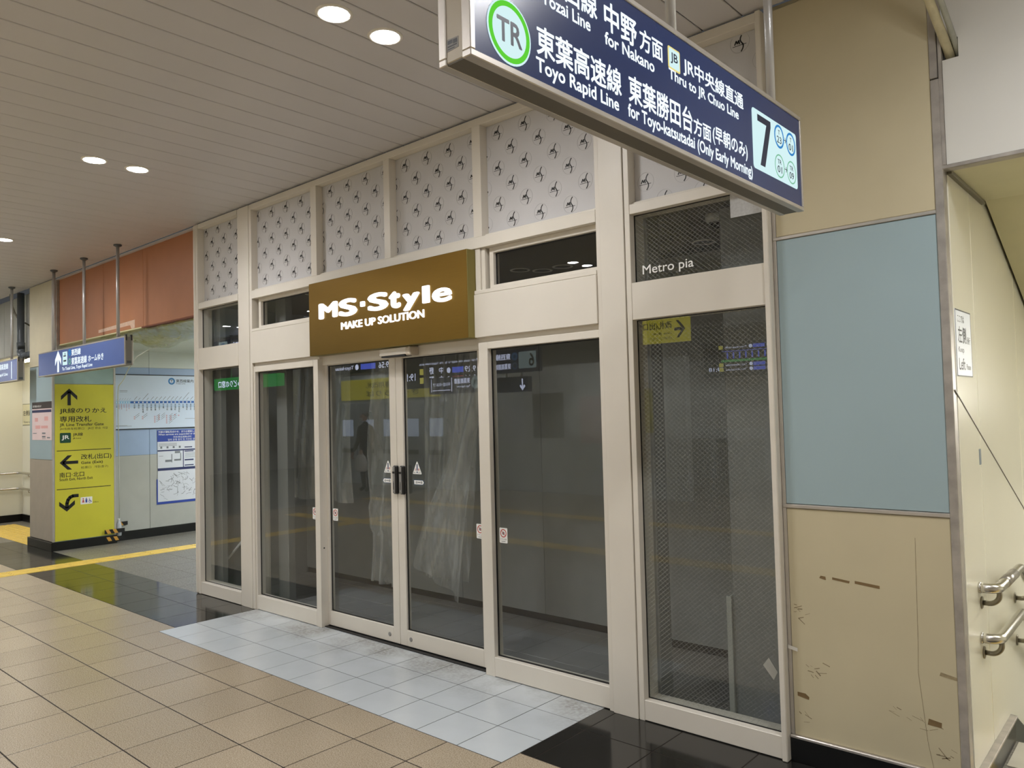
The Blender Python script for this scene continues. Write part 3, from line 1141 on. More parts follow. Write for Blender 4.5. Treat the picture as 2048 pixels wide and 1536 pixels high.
crack = [(5.188, 1.06), (5.186, 0.90), (5.184, 0.757), (5.182, 0.62), (5.178, 0.505), (5.186, 0.42), (5.194, 0.331), (5.203, 0.23), (5.221, 0.124)]
prism('crack', stroke(crack, 0.0016), wp, 0.0002, M_SCUFF, wr, 0.0003)
scf = []
for i in range(46):
    cx, cy = random.choice([(4.70, 0.70), (4.70, 0.66), (4.75, 0.44), (4.78, 0.40), (5.12, 0.315), (5.18, 0.305), (5.24, 0.275), (5.08, 0.325), (5.27, 0.2), (4.68, 0.22)])
    a = random.uniform(-0.9, 0.4)
    L = random.uniform(0.008, 0.045)
    x, y = cx + random.gauss(0, 0.025), cy + random.gauss(0, 0.018)
    p0, p1 = (x - L / 2 * math.cos(a), y - L / 2 * math.sin(a)), (x + L / 2 * math.cos(a), y + L / 2 * math.sin(a))
    if all(4.66 < q[0] < 5.31 and q[1] > 0.13 for q in (p0, p1)):
        scf += stroke([p0, p1], random.uniform(0.001, 0.005))
prism('scuff_marks', scf, wp, 0.0002, M_SCUFF, wr, 0.0003)

# ================================================================== STAIRS ON THE RIGHT
SX = 5.358
st = empty('wall_stairwell', (SX, 2.0, 0), kind='structure')
tag(st, 'glossy pale yellow panel wall going down beside the stairs')
ys = [0.905, 1.30, 2.35, 3.4, 4.45, 6.2]
for a, b in zip(ys[:-1], ys[1:]):
    box('wall_panel', SX - 0.03, SX, a + 0.004, b - 0.004, -2.4, 3.4, M_YELLOWW, st, 0.002)
box('core', 5.2, SX - 0.028, 1.0, 6.2, -2.4, 3.4, M_DARKGAP, st, 0)
# thin grey line across the wall panels, following the stair slope
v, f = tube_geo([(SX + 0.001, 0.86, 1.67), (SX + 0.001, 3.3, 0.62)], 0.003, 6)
mesh_obj('slope_line', v, f, M_GREYP, st)
box('skirting', SX, SX + 0.02, 0.90, 1.69, 0.0, 0.108, M_BLACK, st, 0.001)
box('skirting_trim', SX, SX + 0.03, 0.90, 1.69, 0.109, 0.122, M_ALUW, st, 0.002)
SL = 0.53
mesh_obj('skirting', [(SX, 1.69, 0.122), (SX + 0.02, 1.69, 0.122), (SX + 0.02, 1.69, -0.05), (SX, 1.69, -0.05), (SX, 5.5, 0.122 - SL * 3.81), (SX + 0.02, 5.5, 0.122 - SL * 3.81), (SX + 0.02, 5.5, -0.05 - SL * 3.81), (SX, 5.5, -0.05 - SL * 3.81)],
         [(0, 1, 5, 4), (1, 2, 6, 5), (2, 3, 7, 6), (3, 0, 4, 7), (0, 3, 2, 1), (4, 5, 6, 7)], mat('dark_stringer', '3b3d3a', 0.4), st)
wst = empty('wall_stair_far', (8.6, 3, 0), kind='structure')
box('wall_panel', 8.6, 8.7, 0.82, 6.2, -2.4, 3.4, M_YELLOWW, wst, 0)
box('wall_panel', 5.2, 8.7, 6.2, 6.3, -2.4, 3.4, M_YELLOWW, wst, 0)
fa = empty('wall_fascia_right', (7, 0.86, 2.57), kind='structure')
tag(fa, 'white drop wall above the opening of the stairs')
# drop wall with the cut-out the conduits pass through
for (x0, x1, z0, z1) in ((5.37, 9.0, 2.59, 3.02), (5.43, 9.0, 3.02, 3.50), (5.37, 5.43, 3.10, 3.50)):
    box('fascia_board', x0, x1, 0.85, 0.90, z0, z1, M_WHITEWALL, fa, 0)
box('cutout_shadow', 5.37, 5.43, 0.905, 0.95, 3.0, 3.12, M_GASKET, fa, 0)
box('edge_trim', 5.352, 9.0, 0.842, 0.90, 2.572, 2.588, M_ALUW, fa, 0.002)
box('edge_trim', 5.355, 5.369, 0.843, 0.90, 2.588, 3.5, M_ALUW, fa, 0.002)
sf = empty('ceiling_stairwell', (7, 2, 2.57), kind='structure')
tag(sf, 'pale yellow soffit and sloping panel ceiling over the stairs')
box('soffit_panel', SX, 8.6, 0.90, 1.58, 2.578, 2.62, M_YELLOWD, sf, 0.002)
box('soffit_trim', SX, SX + 0.018, 0.90, 1.58, 2.562, 2.578, mat('brown_trim', '6d6650', 0.5), sf, 0.001)
x = SX + 0.012
CS = 0.39
while x < 8.6:
    w_ = 0.30
    x1 = min(x + w_ - 0.006, 8.6)
    mesh_obj('slope_panel', [(x, 1.585, 2.60), (x1, 1.585, 2.60), (x1, 6.2, 2.60 - CS * 4.615), (x, 6.2, 2.60 - CS * 4.615), (x, 1.585, 2.64), (x1, 1.585, 2.64), (x1, 6.2, 2.64 - CS * 4.615), (x, 6.2, 2.64 - CS * 4.615)], BOXF, M_YELLOWD, sf)
    x += w_
box('backing', SX, 8.6, 1.585, 6.2, 2.66, 2.70, M_DARKGAP, sf, 0)

sta = empty('floor_stairs', (7, 1.7, 0), kind='structure')
tag(sta, 'stair landing with tactile strip and steps going down')
box('landing', SX, 8.6, 0.82, 1.69, -0.2, 0.0, M_GTILE, sta, 0)
for k in range(11):
    o = bpy.data.objects.new('tactile_tile', TAC_X)
    o.parent = sta
    o.location = Vector((SX + 0.2 + 0.3 * k, 1.2, 0.0005)) - wpos(sta)
    COL.objects.link(o)
box('landing_tile', SX + 0.03, 8.6, 1.37, 1.68, 0.0, 0.004, mat('pale_tile', 'b9b4a4', 0.4), sta, 0.001)
for k in range(13):
    y = 1.69 + 0.3 * k
    z = -0.159 * (k + 1)
    box('step', SX, 8.6, y, y + 0.33, z - 0.2, z, M_GTILE, sta, 0.004)
    box('nosing', SX, 8.6, y + 0.265, y + 0.302, z, z + 0.004, M_BLACK, sta, 0.001)
# light fitting inside the stairwell
lf = empty('stairwell_light', (6.9, 1.25, 2.56), 'strip light fitting under the soffit of the stairs', 'light fitting')
box('housing', 6.2, 7.6, 1.15, 1.35, 2.545, 2.577, M_RIM, lf, 0.004)
box('tube_diffuser', 6.22, 7.58, 1.17, 1.33, 2.530, 2.546, emis('stair_tube', (1.0, 0.97, 0.90), 34.0), lf, 0.004)
lf2 = empty('stairwell_light', (6.9, 3.6, 1.7), 'strip light fitting under the sloping ceiling lower down the stairs', 'light fitting')
mesh_obj('tube_diffuser', [(6.3, 3.1, 1.995), (7.5, 3.1, 1.995), (7.5, 4.1, 1.605), (6.3, 4.1, 1.605), (6.3, 3.1, 1.96), (7.5, 3.1, 1.96), (7.5, 4.1, 1.57), (6.3, 4.1, 1.57)], [(0, 1, 2, 3), (4, 7, 6, 5), (0, 4, 5, 1), (1, 5, 6, 2), (2, 6, 7, 3), (3, 7, 4, 0)], emis('stair_tube2', (1.0, 0.97, 0.90), 14.0), lf2)


# handrails
def handrail(z, label, sleeve):
    hr = empty('handrail', (SX, 1.15, z), label, 'handrail', 'stair handrails')
    xo, r = SX + 0.068, 0.021
    y0 = 1.135
    path = [(SX + 0.001, y0, z), (xo - 0.045, y0, z)]
    path += arc((xo - 0.045, y0 + 0.045, z), 0.045, -math.pi / 2, 0, (1, 0, 0), (0, 1, 0), 8)[1:]
    path += [(xo, 1.66, z)]
    path += [(xo, 1.70, z - 0.004), (xo, 1.74, z - 0.018), (xo, 1.80, z - 0.05)]
    path += [(xo, 4.8, z - 0.05 - SL * 3.0)]
    tube('rail', path, r, M_STEEL, hr, 18)
    for (yb, zb) in ((1.175, z), (1.95, z - 0.05 - SL * 0.15), (2.9, z - 0.05 - SL * 1.1)):
        bz = zb - 0.072
        b = tube('bracket', [(SX + 0.004, yb, bz), (xo - 0.042, yb, bz)] + arc((xo - 0.042, yb, bz + 0.042), 0.042, -math.pi / 2, 0, (1, 0, 0), (0, 0, 1), 8)[1:] + [(xo, yb, zb - 0.012)], 0.011, mat('dull_steel', '8d8778', 0.35, metal=0.9), hr, 12)
        lathe('flange', [(0.026, 0.0), (0.026, 0.004), (0.016, 0.006)], (SX, yb, bz), MATS['dull_steel'], b, 20, 'X')
    lathe('end_collar', [(0.024, 0.0), (0.024, 0.006), (0.0226, 0.008)], (SX, y0, z), M_STEEL, hr, 20, 'X')
    if sleeve:
        tube('braille_sleeve', [(xo, 1.30, z), (xo, 1.52, z)], 0.0237, mat('sleeve_grey', '9b968f', 0.3, metal=0.7, noise=0.25, scale=60), hr, 18)
    return hr


handrail(0.826, 'upper steel handrail with a braille sleeve at the top of the stairs', True)
handrail(0.614, 'lower steel handrail at the top of the stairs', False)

# keep-left plate on the stairwell wall
kp = plane('X+', SX)
ks = empty('keep_left_sign', (SX, 1.06, 1.73), 'white plate reading Keep Left on the yellow stair wall', 'sign')
prism('plate', [rect(0.915, 1.2, 1.728, 2.008)], kp, 0.0, M_POSTER, ks, 0.003)
prism('border', [rect(0.915, 1.2, 2.003, 2.008), rect(0.915, 1.2, 1.728, 1.732), rect(0.915, 0.918, 1.728, 2.008), rect(1.197, 1.2, 1.728, 2.008)], kp, 0.003, M_INK, ks, 0.0005)
text('ここでは', kp, 0.95, 1.07, 1.955, 1.985, M_INK, ks, 0.0034)
text('左側', kp, 0.95, 1.10, 1.868, 1.938, M_INK, ks, 0.0034, 0.01)
text('通行', kp, 1.115, 1.175, 1.868, 1.90, M_INK, ks, 0.0034)
text('Keep', kp, 0.95, 1.05, 1.822, 1.852, M_INK, ks, 0.0034)
text('Left', kp, 0.95, 1.06, 1.755, 1.805, M_INK, ks, 0.0034, 0.01)
text('Please', kp, 1.085, 1.165, 1.758, 1.782, M_INK, ks, 0.0034)
sk = prism('floor_number_sticker', [rect(1.265, 1.305, 1.34, 1.41, 0.004)], kp, 0.0, mat('grey_sticker', '5d6a72', 0.4), None, 0.001)
tag(sk, 'small grey sticker on the yellow stair wall below the Keep Left plate', 'sticker')
# conduits running across the corner near the ceiling
cd = empty('conduit', (5.38, 0.83, 3.1), 'thick cream conduit running from the ceiling into the white drop wall', 'conduit', 'conduits by the stairs')
tube('pipe', [(5.31, 0.50, 3.50), (5.335, 0.62, 3.36), (5.388, 0.86, 3.075), (5.395, 0.9, 3.03)], 0.018, mat('dirty_cream_pipe', 'c3b995', 0.5, noise=0.15, scale=20), cd, 14)
cd2 = empty('conduit', (5.42, 0.83, 3.1), 'thin grey conduit running from the ceiling into the white drop wall', 'conduit', 'conduits by the stairs')
tube('pipe', [(5.355, 0.50, 3.50), (5.37, 0.58, 3.40), (5.418, 0.86, 3.085), (5.424, 0.9, 3.035)], 0.0115, mat('dirty_grey_pipe', 'a9a99a', 0.5, noise=0.15, scale=20), cd2, 12)

# ================================================================== STORE INTERIOR
si = empty('wall_store', (1.8, 2.0, 0), kind='structure')
tag(si, 'bare grey hoarding walls inside the empty shop')
xs = [-1.0, 0.42, 1.33, 2.24, 3.15, 4.62]
for a, b in zip(xs[:-1], xs[1:]):
    box('hoarding_board', a + 0.001, b - 0.001, 2.0, 2.03, 0.055, 2.66, M_INNER, si, 0.001)
box('skirting', -1.0, 4.62, 2.012, 2.03, 0.0, 0.055, M_CHAR, si, 0)
box('side_board', -1.04, -1.0, 0.97, 2.0, 0.0, 2.72, M_INNER, si, 0)
box('side_board', 4.60, 4.64, 1.0, 2.0, 0.0, 2.72, M_INNER, si, 0)
box('inner_column', 3.70, 3.86, 1.0, 1.13, 0.0, 2.70, M_INNER, si, 0.004)
box('inner_partition', 4.20, 4.60, 1.19, 1.23, 0.0, 2.70, M_INNER, si, 0.002)
box('partition_edge', 4.17, 4.20, 1.17, 1.25, 0.0, 0.62, M_CORGREY, si, 0.002)
box('inner_column', -1.0, -0.90, 1.0, 1.06, 0.0, 2.70, M_INNER, si, 0.004)
box('inner_column', 0.0, 0.16, 1.05, 1.12, 0.0, 2.70, M_INNER, si, 0.004)
box('upper_closure', -1.04, 4.64, 0.905, 0.96, 2.735, 3.5, M_DARKGAP, si, 0)
ic = empty('ceiling_store', (1.8, 1.5, 2.72), kind='structure')
box('ceiling_board', -1.04, 4.64, 0.96, 2.6, 2.72, 2.75, M_INCEIL, ic, 0)


def can_light(x, y, label):
    t = empty('recessed_can_light', (x, y, 2.72), label, 'downlight', 'unlit downlights inside the shop')
    lathe('ring', [(0.062, 0.0), (0.064, -0.005), (0.078, -0.004), (0.08, 0.0)], (x, y, 2.72), M_RIM, t, 28)
    lathe('dark_well', [(0.061, -0.002), (0.03, -0.0025)], (x, y, 2.72), M_CHAR, t, 28)


can_light(2.243, 1.797, 'unlit recessed downlight inside the shop, leftmost seen through the pane beside the gold sign')
can_light(2.344, 1.946, 'unlit recessed downlight inside the shop, second seen through the pane beside the gold sign')
can_light(2.548, 1.936, 'unlit recessed downlight inside the shop, closest to the wide post')
can_light(3.70, 1.975, 'unlit recessed downlight inside the shop below the dome camera')
can_light(0.30, 1.25, 'unlit recessed downlight inside the shop, seen through the pane left of the gold sign')
dc = empty('dome_camera', (4.096, 1.351, 2.72), 'white dome security camera hanging from the shop ceiling behind the Metro pia pane', 'camera')
lathe('housing', [(0.05, 0.0), (0.058, -0.008), (0.056, -0.035), (0.046, -0.048), (0.035, -0.05)], (4.096, 1.351, 2.72), M_WHITE, dc, 28)
lathe('dome', [(0.037, -0.046), (0.035, -0.062), (0.027, -0.077), (0.013, -0.086), (0.003, -0.088)], (4.096, 1.351, 2.72), mat('smoked_dome', '17181a', 0.08), dc, 24)
pb = box('paper_sheet', 4.42, 4.598, 0.862, 0.8635, 2.55, 2.72, mat('wired_paper', 'b9b9b7', 0.6, noise=0.1, scale=80), None, 0)
tag(pb, 'square grey sheet stuck in the upper corner of the Metro pia pane', 'sheet')
tp = mesh_obj('clear_tape', [(4.50, 0.8655, 0.40), (4.53, 0.8655, 0.44), (4.57, 0.8655, 0.38), (4.55, 0.8655, 0.34), (4.50, 0.8660, 0.40), (4.53, 0.8660, 0.44), (4.57, 0.8660, 0.38), (4.55, 0.8660, 0.34)], [(0, 3, 2, 1), (4, 5, 6, 7), (0, 1, 5, 4), (1, 2, 6, 5), (2, 3, 7, 6), (3, 0, 4, 7)], mat('frosted_tape', 'a9a79e', 0.5), None)
tag(tp, 'slanted piece of clear tape low on the wired-glass pane', 'tape')


# hanging plastic sheets
def sheet(name, outline_fn, nu, nv, m, label, cat='plastic sheet'):
    verts, faces = [], []
    for j in range(nv + 1):
        for i in range(nu + 1):
            verts.append(outline_fn(i / nu, j / nv))
    for j in range(nv):
        for i in range(nu):
            a = j * (nu + 1) + i
            faces.append((a, a + 1, a + nu + 2, a + nu + 1))
    o = mesh_obj(name, verts, faces, m, None, smooth=True)
    return tag(o, label, cat)


def lerp(a, b, t):
    return a + (b - a) * t


def sheet1(u, v):   # v from top to bottom
    z = lerp(2.5, 0.225, v)
    left = 0.68 + 0.03 * math.sin(v * 9) - (0.04 if 0.72 < v < 0.82 else 0)
    right = 1.05 + 0.25 * (1 - v)
    x = lerp(left, right, u)
    return (x, 1.5 + 0.03 * math.sin(u * 17 + v * 2) + 0.015 * math.sin(u * 7 + v * 8) + (0.02 if u < 0.05 else 0), z - 0.03 * u * v)


def sheet2(u, v):
    # twisted sheet fanning out to a slanting hem
    tl, tr_, br, bl = Vector((2.06, 1.42, 2.4)), Vector((2.30, 1.45, 2.4)), Vector((1.915, 1.40, 0.213)), Vector((1.417, 1.38, 0.463))
    a = tl.lerp(bl, v)
    b = tr_.lerp(br, v)
    p = a.lerp(b, u)
    pin = 0.55 * math.exp(-((v - 0.5) / 0.22) ** 2)
    mid = a.lerp(b, 0.62)
    p = p.lerp(mid, pin * 0.6)
    p.y += 0.028 * math.sin(u * 15 + v * 3) * (0.5 + 0.5 * v) + 0.02 * math.sin(u * 6 - v * 9)
    return p


def sheet3(u, v):
    z = lerp(2.55, 0.30, v)
    x = lerp(1.28, 2.02 - 0.25 * v, u)
    return (x, 1.62 + 0.03 * math.sin(u * 21 + v) + 0.02 * math.sin(v * 5 + u * 4), z)


def sheet4(u, v):
    z = lerp(2.55, 0.85, v)
    x = lerp(-0.80, 0.40, u)
    return (x, 1.55 + 0.035 * math.sin(u * 24 + v * 2) + 0.02 * math.sin(v * 6), z)


sheet('plastic_sheet', sheet1, 40, 40, M_FILM, 'narrow clear plastic sheet hanging straight behind the left sliding door')
sheet('plastic_sheet', sheet2, 44, 44, M_FILM, 'clear plastic sheet with a slanting pointed hem behind the right sliding door')
sheet('plastic_sheet', sheet3, 40, 24, M_FILM, 'wide clear plastic sheet hanging furthest back behind the right sliding door')
sheet('plastic_sheet', sheet4, 40, 24, M_FILM, 'wide clear plastic sheet hanging behind the fixed pane left of the doors')
wb = tube('white_rod', [(-0.99, 1.02, 0.20), (-0.985, 1.45, 0.62)], 0.012, M_WHITE, None, 10)
tag(wb, 'thin white rod leaning on the side wall inside the leftmost shop bay', 'rod')

# ================================================================== ORANGE DROP BEAM
ob = empty('wall_orange_beam', (-3, 0.95, 2.65), kind='structure')
tag(ob, 'orange painted drop wall above the corridor opening')
xs = [-4.885, -3.44, -2.36, -1.05]
for a, b in zip(xs[:-1], xs[1:]):
    box('orange_board', a + 0.002, b - 0.002, 0.895, 0.95, 2.655, 3.505, M_ORANGE, ob, 0.002)
box('edge_strip', -4.885, -2.4, 0.89, 0.955, 2.640, 2.654, mat('cream_strip', 'd8cfa0', 0.5), ob, 0.001)
box('edge_strip', -2.4, -1.05, 0.892, 0.955, 2.640, 2.654, mat('dark_orange_edge', '7a4020', 0.6), ob, 0.001)
box('corner_trim', -4.93, -4.887, 0.86, 0.95, 2.3, 3.505, M_ALUW, ob, 0.002)
box('ceiling_trim', -4.93, -1.05, 0.86, 0.9, 3.495, 3.51, M_PLANK, ob, 0)
tpb = prism('white_tape', [[(-3.593, 2.69), (-3.593, 2.725), (-2.577, 2.750), (-2.577, 2.66), (-2.66, 2.655), (-2.70, 2.70)]], plane('Y-', 0.895), 0.0, mat('cloudy_tape', 'd9b79c', 0.4, noise=0.12, scale=30), None, 0.001)
tag(tpb, 'strip of cloudy tape along the lower edge of the orange wall', 'tape')


def drip(u, v):
    x = lerp(-3.57, -1.12, u)
    t = u
    s = 0.02 + 0.16 * math.exp(-((t - 0.42) / 0.22) ** 2) + 0.10 * max(0, (t - 0.5)) * 1.2
    y = lerp(0.90, 1.45, v)
    z = 2.628 - s * math.sin(math.pi * min(1, v * 1.0)) ** 0.7 + 0.008 * math.sin(u * 40 + v * 9)
    if u > 0.75:
        z -= (u - 0.75) * 0.28 * v
    return (x, y, z)


sheet('drip_sheet', drip, 48, 14, M_FILM2, 'sagging yellowish plastic drip sheet hung under the orange wall')
hs = tube('drain_hose', [(-2.55, 1.17, 2.47), (-2.7, 1.1, 2.44), (-2.9, 1.05, 2.37), (-3.5, 1.2, 2.27), (-4.3, 1.45, 2.17), (-4.8, 1.59, 2.12), (-4.905, 1.62, 2.02), (-4.905, 1.63, 1.0), (-4.93, 1.64, 0.32)], 0.006, mat('clear_hose', 'c9cfc2', 0.3), None, 8)
tag(hs, 'thin clear hose running from the drip sheet down the pillar corner', 'hose')
bt = empty('drain_bottle', (-4.955, 1.645, 0.05), 'clear plastic bottle taped to the foot of the pillar corner', 'bottle')
lathe('bottle_body', [(0.02, 0.06), (0.03, 0.07), (0.032, 0.12), (0.029, 0.16), (0.032, 0.2), (0.03, 0.24), (0.014, 0.29), (0.012, 0.31)], (-4.955, 1.645, 0.0), mat('bottle_plastic', 'c6ccd0', 0.15, noise=0.1, scale=30), bt, 20)
lathe('bottle_neck', [(0.014, 0.30), (0.014, 0.325)], (-4.955, 1.645, 0.0), M_WHITE, bt, 16)

# ================================================================== PILLAR WITH THE YELLOW SIGN
pi_ = empty('wall_pillar', (-5.4, 1.2, 0), kind='structure')
tag(pi_, 'square pillar clad in beige and blue-grey panels')
box('core', -5.80, -4.94, 0.84, 1.57, 0, 3.505, M_BEIGE, pi_, 0)
box('lower_panel', -5.815, -4.95, 0.825, 0.845, 0.115, 1.160, mat('grey_beige_board', 'a79c8a', 0.5, noise=0.05), pi_, 0.002)
box('blue_panel', -5.815, -4.95, 0.825, 0.845, 1.166, 2.40, M_BLUE, pi_, 0.002)
box('upper_panel', -5.815, -4.95, 0.825, 0.845, 2.406, 3.5, mat('cream_pillar_board', 'c9bfa2', 0.5, noise=0.04), pi_, 0.002)
box('corner_trim', -4.955, -4.928, 0.822, 0.85, 0.11, 3.5, M_ALU, pi_, 0.003)
box('side_panel', -4.945, -4.932, 0.85, 1.575, 2.15, 2.40, mat('aqua_board', '9fb9b4', 0.45), pi_, 0.001)
box('side_panel', -4.945, -4.932, 0.85, 1.575, 2.406, 3.5, MATS['cream_pillar_board'], pi_, 0.001)
box('side_panel', -4.945, -4.932, 0.85, 1.575, 0.11, 2.145, M_BLUE, pi_, 0.001)
box('corner_trim', -4.955, -4.926, 1.572, 1.60, 0.11, 3.0, M_ALU, pi_, 0.003)
box('skirting', -5.84, -4.905, 0.80, 1.60, 0.0, 0.11, M_BLACK, pi_, 0.003)

XP = -4.930
yp = plane('X+', XP)
ysn = empty('transfer_gate_sign', (XP, 1.2, 0.12), 'tall yellow direction sign with black arrows covering the pillar side', 'sign')
prism('sign_face', [rect(0.85, 1.572, 0.118, 2.142)], yp, 0.0, M_YSIGN, ysn, 0.003)
O2 = 0.0034


def arrow_up(cx, z0, z1, w, t):
    hl = w / 2
    return [rect(cx - t / 2, cx + t / 2, z0, z1 - t * 0.9), [(cx, z1), (cx - hl, z1 - hl * 1.0), (cx - hl, z1 - hl * 1.0 - t * 1.35), (cx, z1 - t * 1.35)], [(cx, z1), (cx, z1 - t * 1.35), (cx + hl, z1 - hl * 1.0 - t * 1.35), (cx + hl, z1 - hl * 1.0)]]


prism('arrow', arrow_up(1.02, 1.868, 2.087, 0.195, 0.040), yp, O2, M_INK, ysn, 0.0006)
text('JR線のりかえ', yp, 0.907, 1.481, 1.753, 1.833, M_INK, ysn, O2, 0.012)
text('専用改札', yp, 0.907, 1.289, 1.648, 1.726, M_INK, ysn, O2, 0.012)
text('JR Line Transfer Gate', yp, 0.907, 1.445, 1.583, 1.634, M_INK, ysn, O2, 0.018)
text('JR线换车检票口', yp, 0.907, 1.20, 1.541, 1.577, M_INK, ysn, O2)
text('JR선 환승 개찰', yp, 1.245, 1.498, 1.541, 1.577, M_INK, ysn, O2)
prism('green_badge', [rect(0.908, 1.039, 1.378, 1.509, 0.012)], yp, O2, M_GREEN, ysn, 0.0006)
text('JR', yp, 0.928, 1.020, 1.412, 1.478, M_WHITE, ysn, 0.0044, 0.03)
text('JR線', yp, 1.062, 1.185, 1.456, 1.507, M_INK, ysn, O2, 0.01)
text('JR Line', yp, 1.062, 1.162, 1.42, 1.443, M_INK, ysn, O2, 0.012)
prism('rule', [rect(0.871, 1.536, 1.273, 1.282)], yp, O2, M_INK, ysn, 0.0006)
# left arrow
cz, t = 1.122, 0.040
prism('arrow', [rect(0.94, 1.126, cz - t / 2, cz + t / 2), [(0.905, cz), (0.998, cz + 0.093), (1.052, cz + 0.093), (0.958, cz)], [(0.905, cz), (0.958, cz), (1.052, cz - 0.093), (0.998, cz - 0.093)]], yp, O2, M_INK, ysn, 0.0006)
text('改札(出口)', yp, 1.161, 1.541, 1.140, 1.222, M_INK, ysn, O2, 0.012)
text('Gate (Exit)', yp, 1.161, 1.430, 1.081, 1.128, M_INK, ysn, O2, 0.018)
text('检票口', yp, 1.161, 1.285, 1.029, 1.062, M_INK, ysn, O2)
text('개찰(출구)', yp, 1.325, 1.497, 1.025, 1.062, M_INK, ysn, O2)
text('南口·北口', yp, 0.902, 1.198, 0.930, 0.996, M_INK, ysn, O2, 0.012)
text('South Exit, North Exit', yp, 0.902, 1.305, 0.882, 0.923, M_INK, ysn, O2, 0.015)
prism('rule', [rect(0.870, 1.530, 0.775, 0.784)], yp, O2, M_INK, ysn, 0.0006)
# curved arrow down
cp = [(1.122, 0.684), (1.06, 0.684), (1.025, 0.668), (1.003, 0.638), (0.99, 0.595), (0.988, 0.54)]
prism('arrow', stroke(cp, 0.042) + [[(0.988, 0.488), (0.988, 0.546), (0.898, 0.624), (0.898, 0.568)], [(0.988, 0.488), (1.084, 0.572), (1.084, 0.628), (0.988, 0.546)]], yp, O2, M_INK, ysn, 0.0006)
wc = prism('toilet_badge', [rect(1.152, 1.297, 0.563, 0.656, 0.006)], yp, O2, M_WHITE, ysn, 0.0006)
prism('figure_mark', [disc(1.185, 0.636, 0.008, 12), [(1.170, 0.585), (1.200, 0.585), (1.190, 0.626), (1.180, 0.626)]], yp, 0.0046, M_RED, wc, 0.0003)
prism('figure_mark', [disc(1.223, 0.636, 0.008, 12), rect(1.212, 1.234, 0.582, 0.626)], yp, 0.0046, M_DBLUE, wc, 0.0003)
prism('figure_mark', ring(1.265, 0.595, 0.012, 0.017, 14) + stroke([(1.262, 0.636), (1.262, 0.605), (1.278, 0.603), (1.286, 0.586)], 0.006), yp, 0.0046, M_DBLUE, wc, 0.0003)
text('20m', yp, 1.306, 1.373, 0.570, 0.588, M_INK, ysn, O2)

# hazard tape round the pillar foot
for zc, y0, y1, w_ in ((0.165, 1.44, 1.70, 0.055), (0.065, 1.45, 1.70, 0.055), (0.235, 1.66, 1.80, 0.05)):
    xx = -4.903 if zc < 0.2 else -5.058
    ht = empty('hazard_tape', (xx, (y0 + y1) / 2, zc - 0.03), {0.165: 'upper black and orange hazard tape strip at the pillar foot', 0.065: 'hazard tape strip stuck across the black pillar base', 0.235: 'short hazard tape strip on the grey corridor wall'}[zc], 'tape', 'hazard tape strips')
    hp = plane('X+', xx)
    prism('tape', [rect(y0, y1, zc - w_ / 2, zc + w_ / 2)], hp, 0.0, M_INK, ht, 0.001)
    q = []
    k = y0 + 0.01
    while k + 0.075 < y1:
        q.append([(k + 0.03, zc - w_ / 2), (k + 0.075, zc - w_ / 2), (k + 0.045, zc + w_ / 2), (k, zc + w_ / 2)])
        k += 0.09
    prism('stripes', q, hp, 0.001, M_HAZY, ht, 0.0004)

# notice on the pillar front
np_ = plane('Y-', 0.825)
nt_ = empty('pink_notice', (-5.33, 0.825, 1.42), 'pale pink notice sheet with dark header on the pillar front', 'poster')
prism('paper', [rect(-5.71, -4.96, 1.42, 1.925)], np_, 0.0, M_PINK, nt_, 0.002)
prism('header_bar', [rect(-5.71, -4.95, 1.835, 1.925)], np_, 0.002, mat('dark_brown_ink', '35292b', 0.5), nt_, 0.0005)
prism('header_rule', [rect(-5.71, -4.97, 1.785, 1.82)], np_, 0.002, mat('deep_navy_ink', '252a55', 0.5), nt_, 0.0005)
text('運行情報のお知らせ', np_, -5.68, -5.35, 1.855, 1.885, M_WHITE, nt_, 0.0027)
prism('pink_marks', [rect(-5.60, -5.48, 1.665, 1.715), rect(-5.23, -5.09, 1.675, 1.73), rect(-5.58, -5.39, 1.57, 1.615), rect(-5.36, -5.10, 1.575, 1.61)], np_, 0.002, M_PINKI, nt_, 0.0005)
prism('text_lines', [rect(-5.68, -5.53, 1.505, 1.515), rect(-5.32, -5.19, 1.50, 1.52), rect(-5.32, -5.19, 1.455, 1.475), rect(-5.13, -5.02, 1.445, 1.46), rect(-5.32, -5.18, 1.437, 1.443)], np_, 0.002, M_GREYI, nt_, 0.0005)

# ================================================================== CORRIDOR
cw = empty('wall_corridor', (-5.07, 3, 0), kind='structure')
tag(cw, 'grey, blue and white panelled corridor wall behind the pillar')
ys = [1.575, 2.112, 3.3, 4.5, 6.0]
for a, b in zip(ys[:-1], ys[1:]):
    box('lower_panel', -5.09, -5.07, a + 0.002, b - 0.002, 0.12, 1.160, M_CORGREY, cw, 0.0015)
    box('blue_panel', -5.09, -5.07, a + 0.002, b - 0.002, 1.162, 2.395, M_CORBLUE, cw, 0.0015)
    box('upper_panel', -5.09, -5.07, a + 0.002, b - 0.002, 2.397, 2.66, M_CORW, cw, 0.0015)
box('core', -5.2, -5.088, 1.575, 6.0, 0, 2.7, M_GREYP, cw, 0)
box('skirting', -5.09, -5.055, 1.60, 6.0, 0, 0.118, M_BLACK, cw, 0.002)
cw2 = empty('wall_corridor_end', (-3, 6, 0), kind='structure')
box('wall_panel', -5.2, -1.0, 6.0, 6.1, 0, 2.7, M_CORW, cw2, 0)
cw3 = empty('wall_corridor_side', (-1.05, 3, 0), kind='structure')
box('wall_panel', -1.09, -1.046, 0.97, 6.0, 0, 2.7, M_CORW, cw3, 0)
cc = empty('ceiling_corridor', (-3, 3, 2.625), kind='structure')
tag(cc, 'low glossy pale corridor ceiling')
box('ceiling_panel', -5.2, -1.04, 0.955, 6.0, 2.625, 2.66, mat('glossy_pale_ceiling', 'c6cdb9', 0.06, noise=0.01, coat=0.5), cc, 0)
